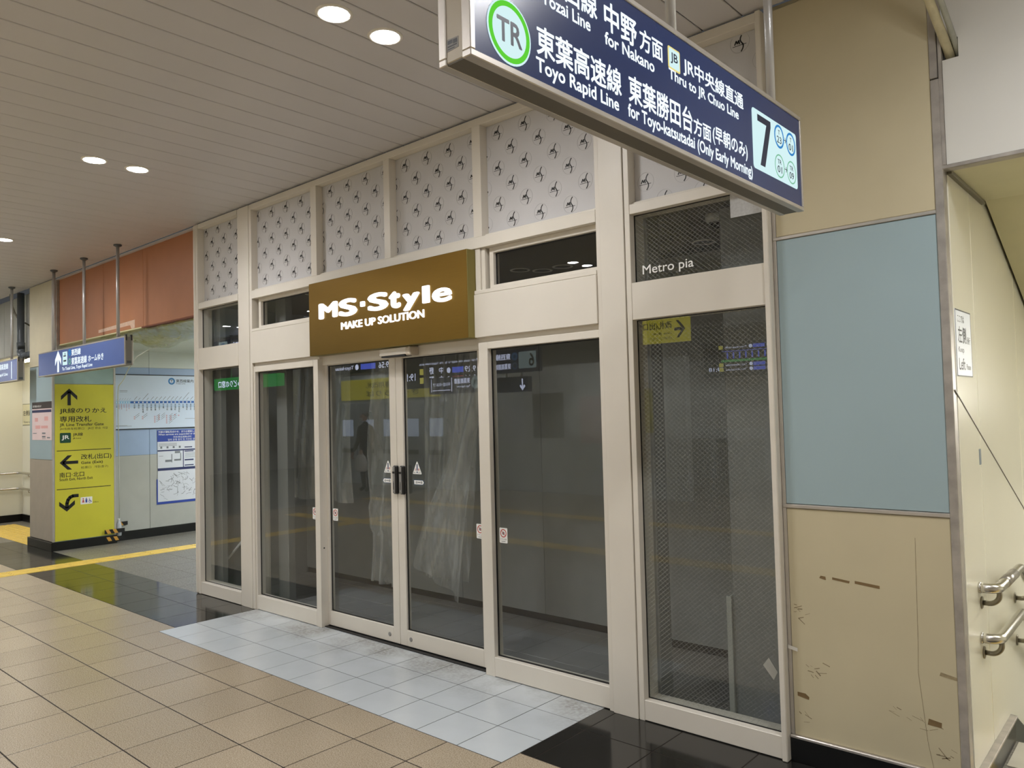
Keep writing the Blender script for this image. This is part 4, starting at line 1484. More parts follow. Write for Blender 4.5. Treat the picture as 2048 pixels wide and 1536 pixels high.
cl = empty('corridor_light', (-3, 4.1, 2.62), 'flat panel light in the corridor ceiling', 'light fitting')
box('frame', -4.0, -2.0, 3.5, 4.7, 2.606, 2.625, M_RIM, cl, 0.003)
box('diffuser', -3.97, -2.03, 3.53, 4.67, 2.600, 2.607, emis('corridor_panel', (0.93, 0.97, 1.0), 16.0), cl, 0.001)

# route map
XM = -5.052
mp_ = plane('X+', XM)
rm = empty('route_map_board', (XM, 2.6, 1.53), 'wide pale route map board with a blue line on the corridor wall', 'map board')
box('board', -5.07, XM, 1.645, 3.75, 1.535, 2.29, mat('map_paper', 'cfdcec', 0.4, noise=0.01), rm, 0.001)
box('top_trim', -5.07, XM + 0.004, 1.645, 3.75, 2.285, 2.298, M_CHAR, rm, 0.001)
box('bottom_trim', -5.07, XM + 0.004, 1.645, 3.75, 1.525, 1.537, M_CHAR, rm, 0.001)
prism('line_ring', ring(2.426, 2.208, 0.027, 0.050, 28), mp_, 0.0004, M_MBLUE, rm, 0.0005)
text('T', mp_, 2.412, 2.440, 2.190, 2.228, M_INK, rm, 0.0008, 0.03)
text('東西線案内', mp_, 2.49, 2.752, 2.190, 2.238, M_INK, rm, 0.0008, 0.01)
text('Tozai Line', mp_, 2.49, 2.628, 2.166, 2.186, M_INK, rm, 0.0008)
prism('faint_strip', [rect(1.645, 3.6, 1.83, 1.935)], mp_, 0.0002, mat('faint_blue_ink', 'bcd0e6', 0.45), rm, 0.0003)
prism('line_pale', [rect(1.645, 1.845, 1.892, 1.918)], mp_, 0.0005, M_LBLUE, rm, 0.0004)
prism('line_blue', [rect(1.845, 3.6, 1.890, 1.920)], mp_, 0.0005, mat('route_blue_ink', '2b62b0', 0.45), rm, 0.0004)
prism('station_dots', [disc(1.90 + 0.0577 * k, 1.905, 0.010, 10) for k in range(28)] + [disc(1.66 + 0.033 * k, 1.905, 0.007, 8) for k in range(6)], mp_, 0.0010, M_WHITE, rm, 0.0003)
slant = []
for k in range(28):
    u = 1.897 + 0.0577 * k
    L = [0.05, 0.03, 0.10, 0.03, 0.05, 0.045, 0.05, 0.05, 0.06, 0.05, 0.055, 0.05, 0.12, 0.035, 0.05, 0.06][k % 16]
    slant += stroke([(u, 1.94), (u + L * 0.78, 1.94 + L * 0.88)], 0.006)
for k in range(6):
    u = 1.665 + 0.033 * k
    slant += stroke([(u, 1.94), (u + 0.02, 1.962)], 0.003)
prism('slanted_names', slant, mp_, 0.0005, M_GREYI, rm, 0.0004)
names = ['中野', '落合', '高田馬場', '早稲田', '神楽坂', '飯田橋', '九段下', '竹橋', '大手町', '日本橋', '茅場町', '門前仲町', '木場', '東陽町', '南砂町', '西葛西', '葛西', '浦安']
for k, n_ in enumerate(names):
    u = 1.90 + 0.0577 * k
    text('\n'.join(n_), mp_, u - 0.011, u + 0.011, 1.875 - 0.030 * len(n_), 1.878, M_INK, rm, 0.0010, 0.01)
for k, n_ in enumerate(['三鷹', '吉祥寺', '西荻窪', '荻窪', '阿佐ケ谷', '高円寺']):
    u = 1.66 + 0.033 * k
    text('\n'.join(n_), mp_, u - 0.007, u + 0.007, 1.875 - 0.022 * len(n_), 1.878, M_RED if k else M_INK, rm, 0.0010)
tr_ = []
for (u, v, n_) in ((1.90, 1.70, 2), (2.01, 1.70, 2), (2.18, 1.70, 4), (2.24, 1.71, 3), (2.35, 1.71, 5), (2.41, 1.70, 3), (2.47, 1.72, 1), (2.525, 1.71, 1)):
    for i in range(n_):
        tr_ += ring(u, v - 0.026 * i, 0.006, 0.010, 10)
prism('transfer_marks', tr_, mp_, 0.0005, M_RED, rm, 0.0004)
tl_ = []
for (u, v, n_) in ((1.90, 1.71, 2), (2.01, 1.71, 2), (2.19, 1.70, 4), (2.26, 1.71, 3), (2.37, 1.70, 5), (2.43, 1.70, 3)):
    for i in range(n_):
        tl_ += stroke([(u + 0.012, v - 0.026 * i), (u + 0.065, v + 0.04 - 0.026 * i)], 0.005)
prism('transfer_names', tl_ + [rect(1.65, 1.80, 1.580, 1.584), rect(1.65, 1.86, 1.571, 1.575), rect(2.62, 2.80, 1.66, 1.664)], mp_, 0.0005, M_GREYI, rm, 0.0004)
prism('legend_mark', [rect(1.70, 1.805, 2.062, 2.068), rect(1.70, 1.80, 2.045, 2.048)], mp_, 0.0005, M_GREYI, rm, 0.0003)

# service notice poster
XN = -5.066
pp = plane('X+', XN)
sp = empty('service_poster', (XN, 2.55, 0.46), 'white poster with a blue header and network map below the route map', 'poster')
prism('backing', [[(2.205, 0.44), (2.95, 0.44), (2.95, 0.80), (2.205, 0.80)]], pp, 0.0, M_DBLUE, sp, 0.001)
prism('paper', [rect(2.222, 2.95, 0.475, 1.498)], pp, 0.001, mat('poster_white', 'd7dbe2', 0.45, noise=0.01), sp, 0.001)
prism('header', [rect(2.218, 2.95, 1.335, 1.500)], pp, 0.002, M_DBLUE, sp, 0.0005)
text('列車が運転見合わせ、または遅延した場合', pp, 2.235, 2.86, 1.458, 1.490, M_WHITE, sp, 0.003, 0.01)
text('When services are suspended or delayed', pp, 2.235, 2.86, 1.418, 1.450, M_WHITE, sp, 0.003, 0.01)
text('列车停运或晚点时', pp, 2.45, 2.72, 1.382, 1.410, M_WHITE, sp, 0.003)
text('열차 운행 중지 및 지연된 경우', pp, 2.37, 2.80, 1.345, 1.373, M_WHITE, sp, 0.003)
prism('rule', [rect(2.222, 2.95, 1.195, 1.215), rect(2.222, 2.95, 0.918, 0.955), rect(2.590, 2.602, 0.955, 1.195), rect(2.615, 2.73, 1.235, 1.25), rect(2.615, 2.75, 1.175, 1.19), rect(2.615, 2.75, 1.045, 1.065), rect(2.615, 2.75, 0.97, 0.985)], pp, 0.0022, mat('navy_rule', '2a3260', 0.5), sp, 0.0004)
sq = []
for u in (2.26, 2.35, 2.44, 2.53):
    sq.append(rect(u, u + 0.028, 1.235, 1.265))
for i in range(4):
    sq.append(rect(2.24, 2.50, 1.305 - 0.012 * i, 1.309 - 0.012 * i))
    sq.append(rect(2.62, 2.90, 1.15 - 0.02 * i, 1.155 - 0.02 * i))
sq += [rect(2.33, 2.42, 1.04, 1.07), rect(2.46, 2.55, 1.05, 1.075), rect(2.42, 2.432, 1.03, 1.15), rect(2.55, 2.562, 1.05, 1.16), rect(2.24, 2.30, 1.125, 1.13), rect(2.47, 2.55, 1.16, 1.19)]
prism('diagram', sq, pp, 0.0022, M_GREYI, sp, 0.0004)
random.seed(11)
net = []
for i in range(70):
    u, v = random.uniform(2.25, 2.88), random.uniform(0.52, 0.87)
    pts = [(u, v)]
    a = random.choice([0, 0.785, 1.57, 2.356])
    for j in range(3):
        a += random.choice([0, 0, 0.4, -0.4, 0.785])
        L = random.uniform(0.01, 0.035)
        u, v = min(2.92, max(2.24, u + L * math.cos(a))), min(0.89, max(0.50, v + L * math.sin(a)))
        pts.append((u, v))
    net += stroke(pts, random.choice([0.003, 0.004, 0.006]))
prism('network_lines', net, pp, 0.0022, M_GREYI, sp, 0.0004)['kind'] = 'stuff'

# ================================================================== STAIR OPENING FAR LEFT
al = empty('wall_alcove', (-7.4, 1.6, 0), kind='structure')
tag(al, 'pale yellow wall of the far stair opening left of the pillar')
box('wall_panel', -8.95, -8.9, -0.6, 1.62, 0, 2.75, M_YELLOWW, al, 0)
box('wall_panel', -8.9, -7.9, 1.62, 1.67, 0, 2.75, M_YELLOWW, al, 0.001)
box('wall_panel', -7.895, -5.8, 1.62, 1.67, 0, 2.75, M_YELLOWW, al, 0.001)
box('skirting', -8.9, -5.8, 1.605, 1.622, 0, 0.12, M_BLACK, al, 0)
box('skirting', -8.902, -8.885, -0.6, 1.62, 0, 0.12, M_BLACK, al, 0)
box('soffit', -8.95, -5.8, 0.98, 1.65, 2.66, 2.72, M_YELLOWD, al, 0)
fl = empty('wall_fascia_left', (-8, 1.0, 2.66), kind='structure')
tag(fl, 'pale ribbed drop wall above the far left stair opening')
x = -9.2
while x < -5.82:
    box('ribbed_board', x, min(x + 0.34, -5.81), 0.97, 1.0, 2.66, 3.505, mat('pale_grey_board', 'c4c3ba', 0.5, noise=0.05), fl, 0.006)
    x += 0.345
box('edge_trim', -9.2, -5.81, 0.965, 1.0, 2.645, 2.66, M_ALUW, fl, 0.001)
gb = box('dark_hatch', -8.5, -7.70, 0.955, 0.968, 2.96, 3.45, mat('hatch_grey', '6a6e68', 0.5), None, 0.004)
tag(gb, 'dark grey hatch on the ribbed wall at the left edge of the photo', 'hatch')


def flat_rail(z, label):
    t = empty('wall_handrail', (-8.5, 1.55, z), label, 'handrail', 'far handrails')
    tube('rail', [(-8.83, -0.5, z), (-8.83, 1.50, z), (-8.80, 1.545, z), (-8.76, 1.555, z), (-5.9, 1.555, z)], 0.02, M_STEEL, t, 12)
    for xx in (-8.4, -7.6, -6.8):
        tube('bracket', [(xx, 1.62, z - 0.05), (xx, 1.57, z - 0.05), (xx, 1.556, z - 0.01)], 0.009, M_STEEL, t, 8)


flat_rail(0.82, 'upper steel handrail along the far yellow wall')
flat_rail(0.56, 'lower steel handrail along the far yellow wall')
ap = plane('Y-', 1.62)
wn = empty('wall_notice', (-8.6, 1.62, 1.5), 'thin-framed cream notice on the far yellow wall at the left edge', 'notice')
prism('plate', [rect(-8.88, -8.15, 1.62, 1.98)], ap, 0.0, mat('cream_plate', 'ddd6b0', 0.4), wn, 0.003)
prism('border', [rect(-8.88, -8.15, 1.972, 1.98), rect(-8.88, -8.15, 1.62, 1.628), rect(-8.158, -8.15, 1.62, 1.98)], ap, 0.003, M_CHAR, wn, 0.0006)
text('左側通行', ap, -8.85, -8.30, 1.78, 1.87, M_INK, wn, 0.004, 0.01)
text('Keep Left', ap, -8.80, -8.42, 1.655, 1.69, M_INK, wn, 0.004)
ws = prism('square_sticker', [rect(-8.47, -8.30, 1.31, 1.39)], ap, 0.0, M_PIPE, None, 0.003)
tag(ws, 'small dark square plate on the far yellow wall below the notice', 'plate')
al2 = empty('alcove_light', (-7.2, 1.3, 2.65), 'strip light under the soffit of the far stair opening', 'light fitting')
box('tube_diffuser', -8.4, -6.4, 1.2, 1.4, 2.630, 2.659, emis('alcove_tube', (1.0, 0.93, 0.76), 9.0), al2, 0.003)

# grey drain pipe dropping from the ceiling and turning into the pillar
dp = empty('drain_pipe', (-6.3, 0.9, 2.6), 'dark grey drain pipe dropping from the ceiling and elbowing into the pillar', 'pipe')
tube('pipe', [(-6.38, 0.88, 3.505), (-6.38, 0.88, 2.72)] + arc((-6.28, 0.88, 2.70), 0.10, math.pi, 1.5 * math.pi, (1, 0, 0), (0, 0, 1), 8) + [(-5.80, 0.88, 2.60)], 0.046, M_PIPE, dp, 18)
tube('elbow_socket', [(-6.38, 0.88, 2.80), (-6.38, 0.88, 2.70)] + arc((-6.28, 0.88, 2.70), 0.10, math.pi, 1.5 * math.pi, (1, 0, 0), (0, 0, 1), 8) + [(-6.20, 0.88, 2.60)], 0.053, M_PIPE, dp, 18)
ce = tube('hanging_cable', [(-6.55, 0.8, 3.5), (-6.52, 0.8, 3.36), (-6.44, 0.82, 3.22), (-6.38, 0.86, 3.12)], 0.014, mat('cable_beige', '8e887a', 0.6), None, 10)
tag(ce, 'short cable looping from the ceiling to the drain pipe', 'cable')
hk = tube('pipe_bracket_arm', [(-6.36, 0.93, 3.08), (-6.08, 0.965, 2.98), (-6.07, 0.965, 2.93)], 0.012, mat('rusty_arm', '4f4a38', 0.6), None, 8)
tag(hk, 'rusty bent bracket arm sticking out beside the drain pipe', 'bracket')


# ================================================================== HANGING SIGNS
def rod(name, x, y, z0, z1, r, parent):
    p = tube(name, [(x, y, z0), (x, y, z1)], r, mat('satin_rod', 'c4c3c2', 0.35, metal=0.45, noise=0.02), parent, 14)
    lathe('flange', [(0.040, 0.0), (0.042, -0.012), (0.030, -0.020), (r + 0.003, -0.026)], (x, y, z1), M_PIPE, p, 20)
    return p


# big sign running out from the shopfront
SXX = 4.96
bs = empty('platform_sign', (4.91, -0.57, 2.39), 'large navy backlit hanging sign for the Toyo Rapid Line and platform 7', 'sign')
Y0, Y1, Z0, Z1 = -1.502, 0.372, 2.390, 2.768
box('housing', 4.868, 4.952, Y0 + 0.004, Y1 - 0.004, Z0 + 0.004, Z1 - 0.004, M_SIGNBODY, bs, 0.003)
for (a, b) in ((4.862, 4.885), (4.935, 4.962)):
    box('frame_rail', a, b, Y0, Y1, Z0, Z0 + 0.016, M_ALU, bs, 0.002)
    box('frame_rail', a, b, Y0, Y1, Z1 - 0.016, Z1, M_ALU, bs, 0.002)
    box('frame_rail', a, b, Y0, Y0 + 0.016, Z0 + 0.016, Z1 - 0.016, M_ALU, bs, 0.002)
    box('frame_rail', a, b, Y1 - 0.012, Y1, Z0 + 0.016, Z1 - 0.016, M_ALU, bs, 0.002)
box('underside', 4.87, 4.950, Y0 + 0.006, Y1 - 0.006, Z0 + 0.001, Z0 + 0.005, mat('shade_underside', '5c574c', 0.5), bs, 0)  # shade below the sign put into a darker colour than the housing
box('sign_face', 4.950, 4.957, Y0 + 0.014, Y1 - 0.010, Z0 + 0.014, Z1 - 0.014, M_NAVY, bs, 0)
box('sign_face', 4.866, 4.870, Y0 + 0.014, Y1 - 0.010, Z0 + 0.014, Z1 - 0.014, M_NAVY, bs, 0)
rod('rod', 4.91, -0.545, Z1 - 0.01, H, 0.0165, bs)
rod('rod', 4.91, 0.215, Z1 - 0.01, H, 0.0165, bs)
lb = plane('Y-', Y0 + 0.004)
prism('maker_label', [[(4.886, 2.420), (4.922, 2.422), (4.922, 2.446), (4.886, 2.448)]], lb, 0.0, M_GREYP, bs, 0.0006)
prism('label_marks', [rect(4.889, 4.903, 2.436, 2.444), rect(4.905, 4.918, 2.434, 2.443), rect(4.889, 4.917, 2.429, 2.432), rect(4.889, 4.910, 2.424, 2.426)], lb, 0.0006, M_CHAR, bs, 0.0003)
sp_ = plane('X+', 4.957)
D1, D2, D3 = 0.0006, 0.0014, 0.0022
# TR badge
prism('line_badge', [disc(-1.370, 2.486, 0.075, 40)], sp_, D1, M_LITBOX, bs, 0.0005)
prism('badge_ring', ring(-1.370, 2.486, 0.058, 0.070, 44), sp_, D2, M_LITGREEN, bs, 0.0005)
text('TR', sp_, -1.413, -1.327, 2.458, 2.514, M_SIGNINK, bs, D2, 0.025)


def T(b, u0, u1, v0, v1, bold=0.02):
    text(b, sp_, u0, u1, v0, v1, M_LIT, bs, D1, bold)


T('東葉高速線', -1.273, -0.912, 2.470, 2.545, 0.024)
T('Toyo Rapid Line', -1.277, -0.927, 2.417, 2.464, 0.028)
# upper row
prism('line_badge', [disc(-1.370, 2.676, 0.075, 40)], sp_, D1, M_LITBOX, bs, 0.0005)
prism('badge_ring', ring(-1.370, 2.676, 0.040, 0.070, 44), sp_, D2, M_LITBLUE, bs, 0.0005)
text('T', sp_, -1.387, -1.353, 2.650, 2.702, M_SIGNINK, bs, D2, 0.03)
T('東西線', -1.235, -1.018, 2.642, 2.718, 0.024)
T('Tozai Line', -1.250, -1.050, 2.602, 2.636, 0.028)
T('中野', -0.986, -0.826, 2.634, 2.716, 0.024)
T('方面', -0.812, -0.684, 2.640, 2.704, 0.024)
T('for Nakano', -0.986, -0.735, 2.594, 2.630, 0.028)
prism('line_badge', [rect(-0.655, -0.584, 2.638, 2.706, 0.006)], sp_, D1, M_LITYEL, bs, 0.0005)
prism('badge_face', [rect(-0.650, -0.589, 2.643, 2.701, 0.004)], sp_, D2, M_LITBOX, bs, 0.0005)
text('JB', sp_, -0.642, -0.600, 2.655, 2.690, M_SIGNINK, bs, D3, 0.02)
T('JR中央線直通', -0.563, -0.144, 2.643, 2.706, 0.024)
T('Thru to JR Chuo Line', -0.653, -0.185, 2.596, 2.640, 0.028)
T('東葉勝田台', -0.877, -0.516, 2.471, 2.550, 0.024)
T('方面', -0.510, -0.394, 2.474, 2.530, 0.024)
T('(早朝のみ)', -0.383, -0.124, 2.474, 2.540, 0.024)
T('for Toyo-katsutadai (Only Early Morning)', -0.883, -0.088, 2.416, 2.466, 0.028)
# platform box
prism('number_box', [rect(-0.078, 0.324, 2.467, 2.685, 0.014)], sp_, D1, M_LITBOX, bs, 0.0005)
prism('numeral', [[(-0.034, 2.646), (0.042, 2.646), (-0.020, 2.488), (0.020, 2.488), (0.080, 2.648), (0.080, 2.670), (-0.034, 2.670)]], sp_, D2, M_SIGNINK, bs, 0.0004)
for (u, v, c_, a, b, rt) in ((0.157, 2.635, M_LITBLUE, 'T', '23', 0.0085), (0.268, 2.633, M_LITBLUE, 'T', '01', 0.0085), (0.153, 2.522, M_LITGREEN2, 'TR', '01', 0.005), (0.266, 2.522, M_LITGREEN2, 'TR', '09', 0.005)):
    prism('station_ring', ring(u, v, 0.0445 - rt, 0.0445, 32), sp_, D2, c_, bs, 0.0004)
    w_ = 0.008 if a == 'T' else 0.018
    text(a, sp_, u - w_, u + w_, v + 0.008, v + 0.025, M_SIGNINK, bs, D2, 0.01)
    text(b, sp_, u - 0.021, u + 0.021, v - 0.025, v + 0.001, M_SIGNINK, bs, D2, 0.01)
for v in (2.634, 2.522):
    prism('arrow_mark', stroke([(0.200, v), (0.220, v)], 0.003) + stroke([(0.212, v + 0.010), (0.221, v), (0.212, v - 0.010)], 0.003), sp_, D2, M_SIGNINK, bs, 0.0003)


# navy signs hung before the corridor
def long_sign(x0, x1, label, rods):
    s = empty('hanging_sign', ((x0 + x1) / 2, 0.645, 2.215), label, 'sign')
    box('housing', x0 + 0.004, x1 - 0.002, 0.604, 0.682, 2.222, 2.508, mat('grey_housing', '8b8782', 0.4, metal=0.3), s, 0.003)
    for (a, b) in ((0.600, 0.614), (0.672, 0.686)):
        box('frame_rail', x0, x1, a, b, 2.215, 2.230, M_ALU, s, 0.002)
        box('frame_rail', x0, x1, a, b, 2.500, 2.515, M_ALU, s, 0.002)
        box('frame_rail', x0, x0 + 0.014, a, b, 2.23, 2.50, M_ALU, s, 0.002)
        box('frame_rail', x1 - 0.014, x1, a, b, 2.23, 2.50, M_ALU, s, 0.002)
    box('sign_face', x0 + 0.012, x1 - 0.012, 0.602, 0.606, 2.228, 2.502, M_NAVY2, s, 0)
    box('bracket', x1 - 0.03, x1 + 0.003, 0.612, 0.624, 2.47, 2.53, M_CHAR, s, 0.001)
    box('bracket', x1 - 0.03, x1 + 0.003, 0.664, 0.676, 2.47, 2.53, M_CHAR, s, 0.001)
    box('maker_label', x1 - 0.003, x1 + 0.0005, 0.622, 0.665, 2.235, 2.26, M_PIPE, s, 0)
    for x in rods:
        rod('rod', x, 0.645, 2.508, H, 0.017, s)
    return s


ls = long_sign(-4.725, -2.110, 'navy backlit hanging sign with an up arrow left of the shop, before the pillar', (-4.30, -3.33, -2.386))
lp = plane('Y-', 0.602)


def T2(b, u0, u1, v0, v1, bold=0.02, m=M_LIT):
    text(b, lp, u0, u1, v0, v1, m, ls, 0.001, bold)


prism('arrow', arrow_up(-4.03, 2.243, 2.498, 0.20, 0.055), lp, 0.001, M_LIT, ls, 0.0006)
prism('escalator_badge', [rect(-3.88, -3.73, 2.315, 2.472, 0.01)], lp, 0.001, M_LITBOX, ls, 0.0006)
prism('badge_marks', [rect(-3.85, -3.77, 2.415, 2.43), rect(-3.85, -3.76, 2.355, 2.375), disc(-3.80, 2.445, 0.012, 12)], lp, 0.0018, M_SIGNINK, ls, 0.0004)
prism('line_badge', ring(-3.655, 2.452, 0.020, 0.038, 20), lp, 0.001, M_LITBLUE, ls, 0.0006)
T2('東西線', -3.60, -3.315, 2.408, 2.484, 0.02)
prism('line_badge', ring(-3.655, 2.348, 0.024, 0.036, 20), lp, 0.001, M_LITGREEN2, ls, 0.0006)
T2('東葉高速線', -3.60, -3.135, 2.302, 2.388, 0.02)
T2('ホームゆき', -3.095, -2.665, 2.306, 2.380, 0.02)
T2('To Tozai Line, Toyo Rapid Line', -3.90, -2.975, 2.243, 2.292, 0.02)

ls2 = long_sign(-8.1, -5.545, 'navy backlit hanging sign cut by the left edge of the photo', (-5.93, -7.4))
text('東葉高速線', lp, -6.45, -5.93, 2.39, 2.47, M_LIT, ls2, 0.001, 0.02)
text('Toyo Rapid Line', lp, -6.6, -5.95, 2.29, 2.345, M_LIT, ls2, 0.001, 0.02)
prism('rule', [rect(-5.80, -5.775, 2.25, 2.48)], lp, 0.001, M_LIT, ls2, 0.0006)

# small white fitting on the ceiling behind the big sign
cf = empty('ceiling_fitting', (3.95, 0.1, H), 'small white fitting on the ceiling beside the big hanging sign', 'fitting')
box('base', 3.80, 4.15, 0.02, 0.16, H - 0.025, H, M_RIM, cf, 0.004)
box('bar', 3.83, 4.15, 0.05, 0.10, H - 0.05, H - 0.025, M_WHITE, cf, 0.004)

# ================================================================== CONCOURSE BEHIND THE PHOTOGRAPHER (seen mirrored in the panes)
ws_ = empty('wall_concourse_south', (-3, -12, 0), kind='structure')
box('wall_panel', -16, 9, -12.1, -12, 0, 1.15, MATS['pale_machine_wall'] if 'pale_machine_wall' in MATS else mat('pale_machine_wall', 'd9e0e0', 0.45), ws_, 0)
box('wall_panel', -16, 9, -12.1, -12, 1.15, 3.6, M_WHITEWALL, ws_, 0)
ww = empty('wall_concourse_west', (-16, -5, 0), kind='structure')
box('wall_panel', -16.1, -16, -12, 1.7, 0, 3.6, M_WHITEWALL, ww, 0)
box('wall_panel', -16, -8.95, 1.0, 1.1, 0, 3.6, M_WHITEWALL, ww, 0)
we = empty('wall_concourse_east', (9, -5, 0), kind='structure')
box('wall_panel', 9, 9.1, -12, 0.9, 0, 3.6, M_WHITEWALL, we, 0)


def board(x0, x1, z0, z1, y, name, label, m=None, cat='sign'):
    s = empty(name, ((x0 + x1) / 2, y, z0), label, cat)
    box('housing', x0, x1, y - 0.12, y, z0, z1, m or M_CHAR, s, 0.004)
    for x in (x0 + 0.25 * (x1 - x0), x0 + 0.75 * (x1 - x0)):
        rod('rod', x, y - 0.06, z1 - 0.005, H, 0.017, s)
    return s, plane('Y+', y)


M_SCR = emis('screen_white', 'd9e2ff', 5.5)
M_SCRB = emis('screen_blue', '4a5fd0', 5.0)
M_SCRG = emis('screen_green', '3c9a4c', 4.0)
M_SCRR = emis('screen_red', 'b03a3a', 4.0)
M_SCRY = emis('screen_yellow', 'd8d060', 3.5)
# departure board mirrored in the wired pane
b1, bp1 = board(1.19, 2.35, 2.02, 2.47, -5.0, 'departure_board', 'black departure board with a stop diagram mirrored in the wired-glass pane', cat='display board')
text('19:18', bp1, -1.46, -1.26, 2.10, 2.15, M_SCR, b1, 0.001, 0.02)
for (z, t_) in ((2.385, '19:30'), (2.155, '19:42'), (2.095, '19:51')):
    text(t_, bp1, -2.28, -2.06, z, z + 0.045, M_SCR, b1, 0.001, 0.01)
    prism('service_chip', [rect(-2.04, -1.88, z, z + 0.045)], bp1, 0.001, M_SCRB, b1, 0.0005)
    prism('line_dot', [disc(-1.85, z + 0.022, 0.024, 16)], bp1, 0.001, M_SCR, b1, 0.0005)
    text('Toyo-katsutadai', bp1, -1.80, -1.50, z, z + 0.035, M_SCR, b1, 0.001)
    prism('platform_chip', [rect(-1.47, -1.41, z, z + 0.05)], bp1, 0.001, M_SCRY, b1, 0.0005)
prism('stop_line', [rect(-2.24, -1.46, 2.352, 2.360)] + [rect(-2.22 + 0.085 * k, -2.20 + 0.085 * k, 2.26, 2.34) for k in range(9)], bp1, 0.001, M_SCRB, b1, 0.0005)
prism('here_chip', [rect(-2.26, -2.19, 2.26, 2.362)], bp1, 0.0016, M_SCR, b1, 0.0005)
prism('notice_band', [rect(-2.28, -1.44, 2.215, 2.245)], bp1, 0.001, M_SCRG, b1, 0.0005)
# departure board mirrored in the sliding doors
b2, bp2 = board(-5.30, -3.05, 2.12, 2.75, -5.0, 'departure_board', 'black departure board mirrored in the right sliding door', cat='display board')
text('19:18', bp2, 4.72, 5.08, 2.26, 2.40, M_SCR, b2, 0.001, 0.02)
for (z, t_, c_) in ((2.36, '19:29', M_SCRB), (2.20, '19:36', M_SCRR)):
    text(t_, bp2, 3.10, 3.42, z, z + 0.10, M_SCR, b2, 0.001, 0.01)
    prism('service_chip', [rect(3.46, 3.74, z, z + 0.10)], bp2, 0.001, c_, b2, 0.0005)
    prism('line_dot', [disc(3.83, z + 0.05, 0.05, 18)], bp2, 0.001, M_SCR, b2, 0.0005)
    text('中', bp2, 3.96, 4.08, z, z + 0.12, M_SCR, b2, 0.001, 0.02)
    text('野', bp2, 4.22, 4.34, z, z + 0.12, M_SCR, b2, 0.001, 0.02)
    prism('platform_chip', [rect(4.50, 4.60, z, z + 0.11)], bp2, 0.001, M_SCRY, b2, 0.0005)
text('Train does not stop to let the Rapid train pass', bp2, 3.10, 4.60, 2.52, 2.58, M_SCR, b2, 0.001)
b3, bp3 = board(-8.6, -6.1, 2.55, 3.05, -5.6, 'departure_board', 'black departure board mirrored in the left sliding door', cat='display board')
for (z, t_) in ((2.80, '19:44'), (2.62, '19:56')):
    text(t_, bp3, 6.15, 6.55, z, z + 0.12, M_SCR, b3, 0.001, 0.01)
    prism('service_chip', [rect(6.65, 7.15, z, z + 0.12)], bp3, 0.001, M_SCRB, b3, 0.0005)
    prism('line_dot', [disc(7.28, z + 0.06, 0.06, 18)], bp3, 0.001, M_SCR, b3, 0.0005)
    text('Toyo-katsutadai', bp3, 7.4, 8.3, z, z + 0.10, M_SCR, b3, 0.001, 0.01)
# lit navy sign with TR badge
b4, bp4 = board(-3.80, -2.52, 1.975, 2.255, -4.5, 'line_sign', 'navy lit line sign with a round TR badge mirrored in the right sliding door', M_NAVY)
prism('line_badge', [disc(2.68, 2.14, 0.105, 28)], bp4, 0.001, M_LITBOX, b4, 0.0005)
text('TR', bp4, 2.62, 2.74, 2.10, 2.18, M_GREEN, b4, 0.002, 0.02)
text('東葉高速線', bp4, 2.81, 3.18, 2.13, 2.22, M_SCR, b4, 0.001, 0.02)
text('Toyo Rapid Line', bp4, 2.81, 3.12, 2.06, 2.10, M_SCR, b4, 0.001, 0.01)
text('平日の朝・夕のみです', bp4, 3.28, 3.70, 2.10, 2.165, M_SCR, b4, 0.001, 0.01)
prism('rule', [rect(3.235, 3.248, 2.01, 2.235), rect(3.74, 3.75, 2.01, 2.235), rect(3.28, 3.72, 2.03, 2.04)], bp4, 0.001, M_SCR, b4, 0.0005)
# platform six sign
b5, bp5 = board(-2.95, -1.95, 2.30, 2.70, -5.3, 'line_sign', 'navy lit platform 6 sign mirrored in the pane beside the wide post', M_NAVY)
prism('number_box', [rect(1.98, 2.36, 2.36, 2.64, 0.02)], bp5, 0.001, M_LITBOX, b5, 0.0005)
text('6', bp5, 2.02, 2.14, 2.39, 2.61, M_SIGNINK, b5, 0.002, 0.02)
prism('line_badge', ring(2.45, 2.57, 0.03, 0.07, 20) + ring(2.45, 2.41, 0.04, 0.06, 20), bp5, 0.001, M_LITBLUE, b5, 0.0005)
text('東西線', bp5, 2.54, 2.88, 2.52, 2.63, M_SCR, b5, 0.001, 0.02)
text('東葉高速線', bp5, 2.54, 2.90, 2.36, 2.46, M_SCR, b5, 0.001, 0.02)
b5b, bp5b = board(-3.05, -2.35, 1.98, 2.24, -5.5, 'line_sign', 'small navy lit arrow sign mirrored low in the pane beside the wide post', M_NAVY)
prism('arrow', [rect(2.45, 2.475, 2.05, 2.20), [(2.4625, 2.0), (2.53, 2.08), (2.50, 2.10), (2.4625, 2.05)], [(2.4625, 2.0), (2.4625, 2.05), (2.425, 2.10), (2.395, 2.08)]], bp5b, 0.001, M_SCR, b5b, 0.0005)
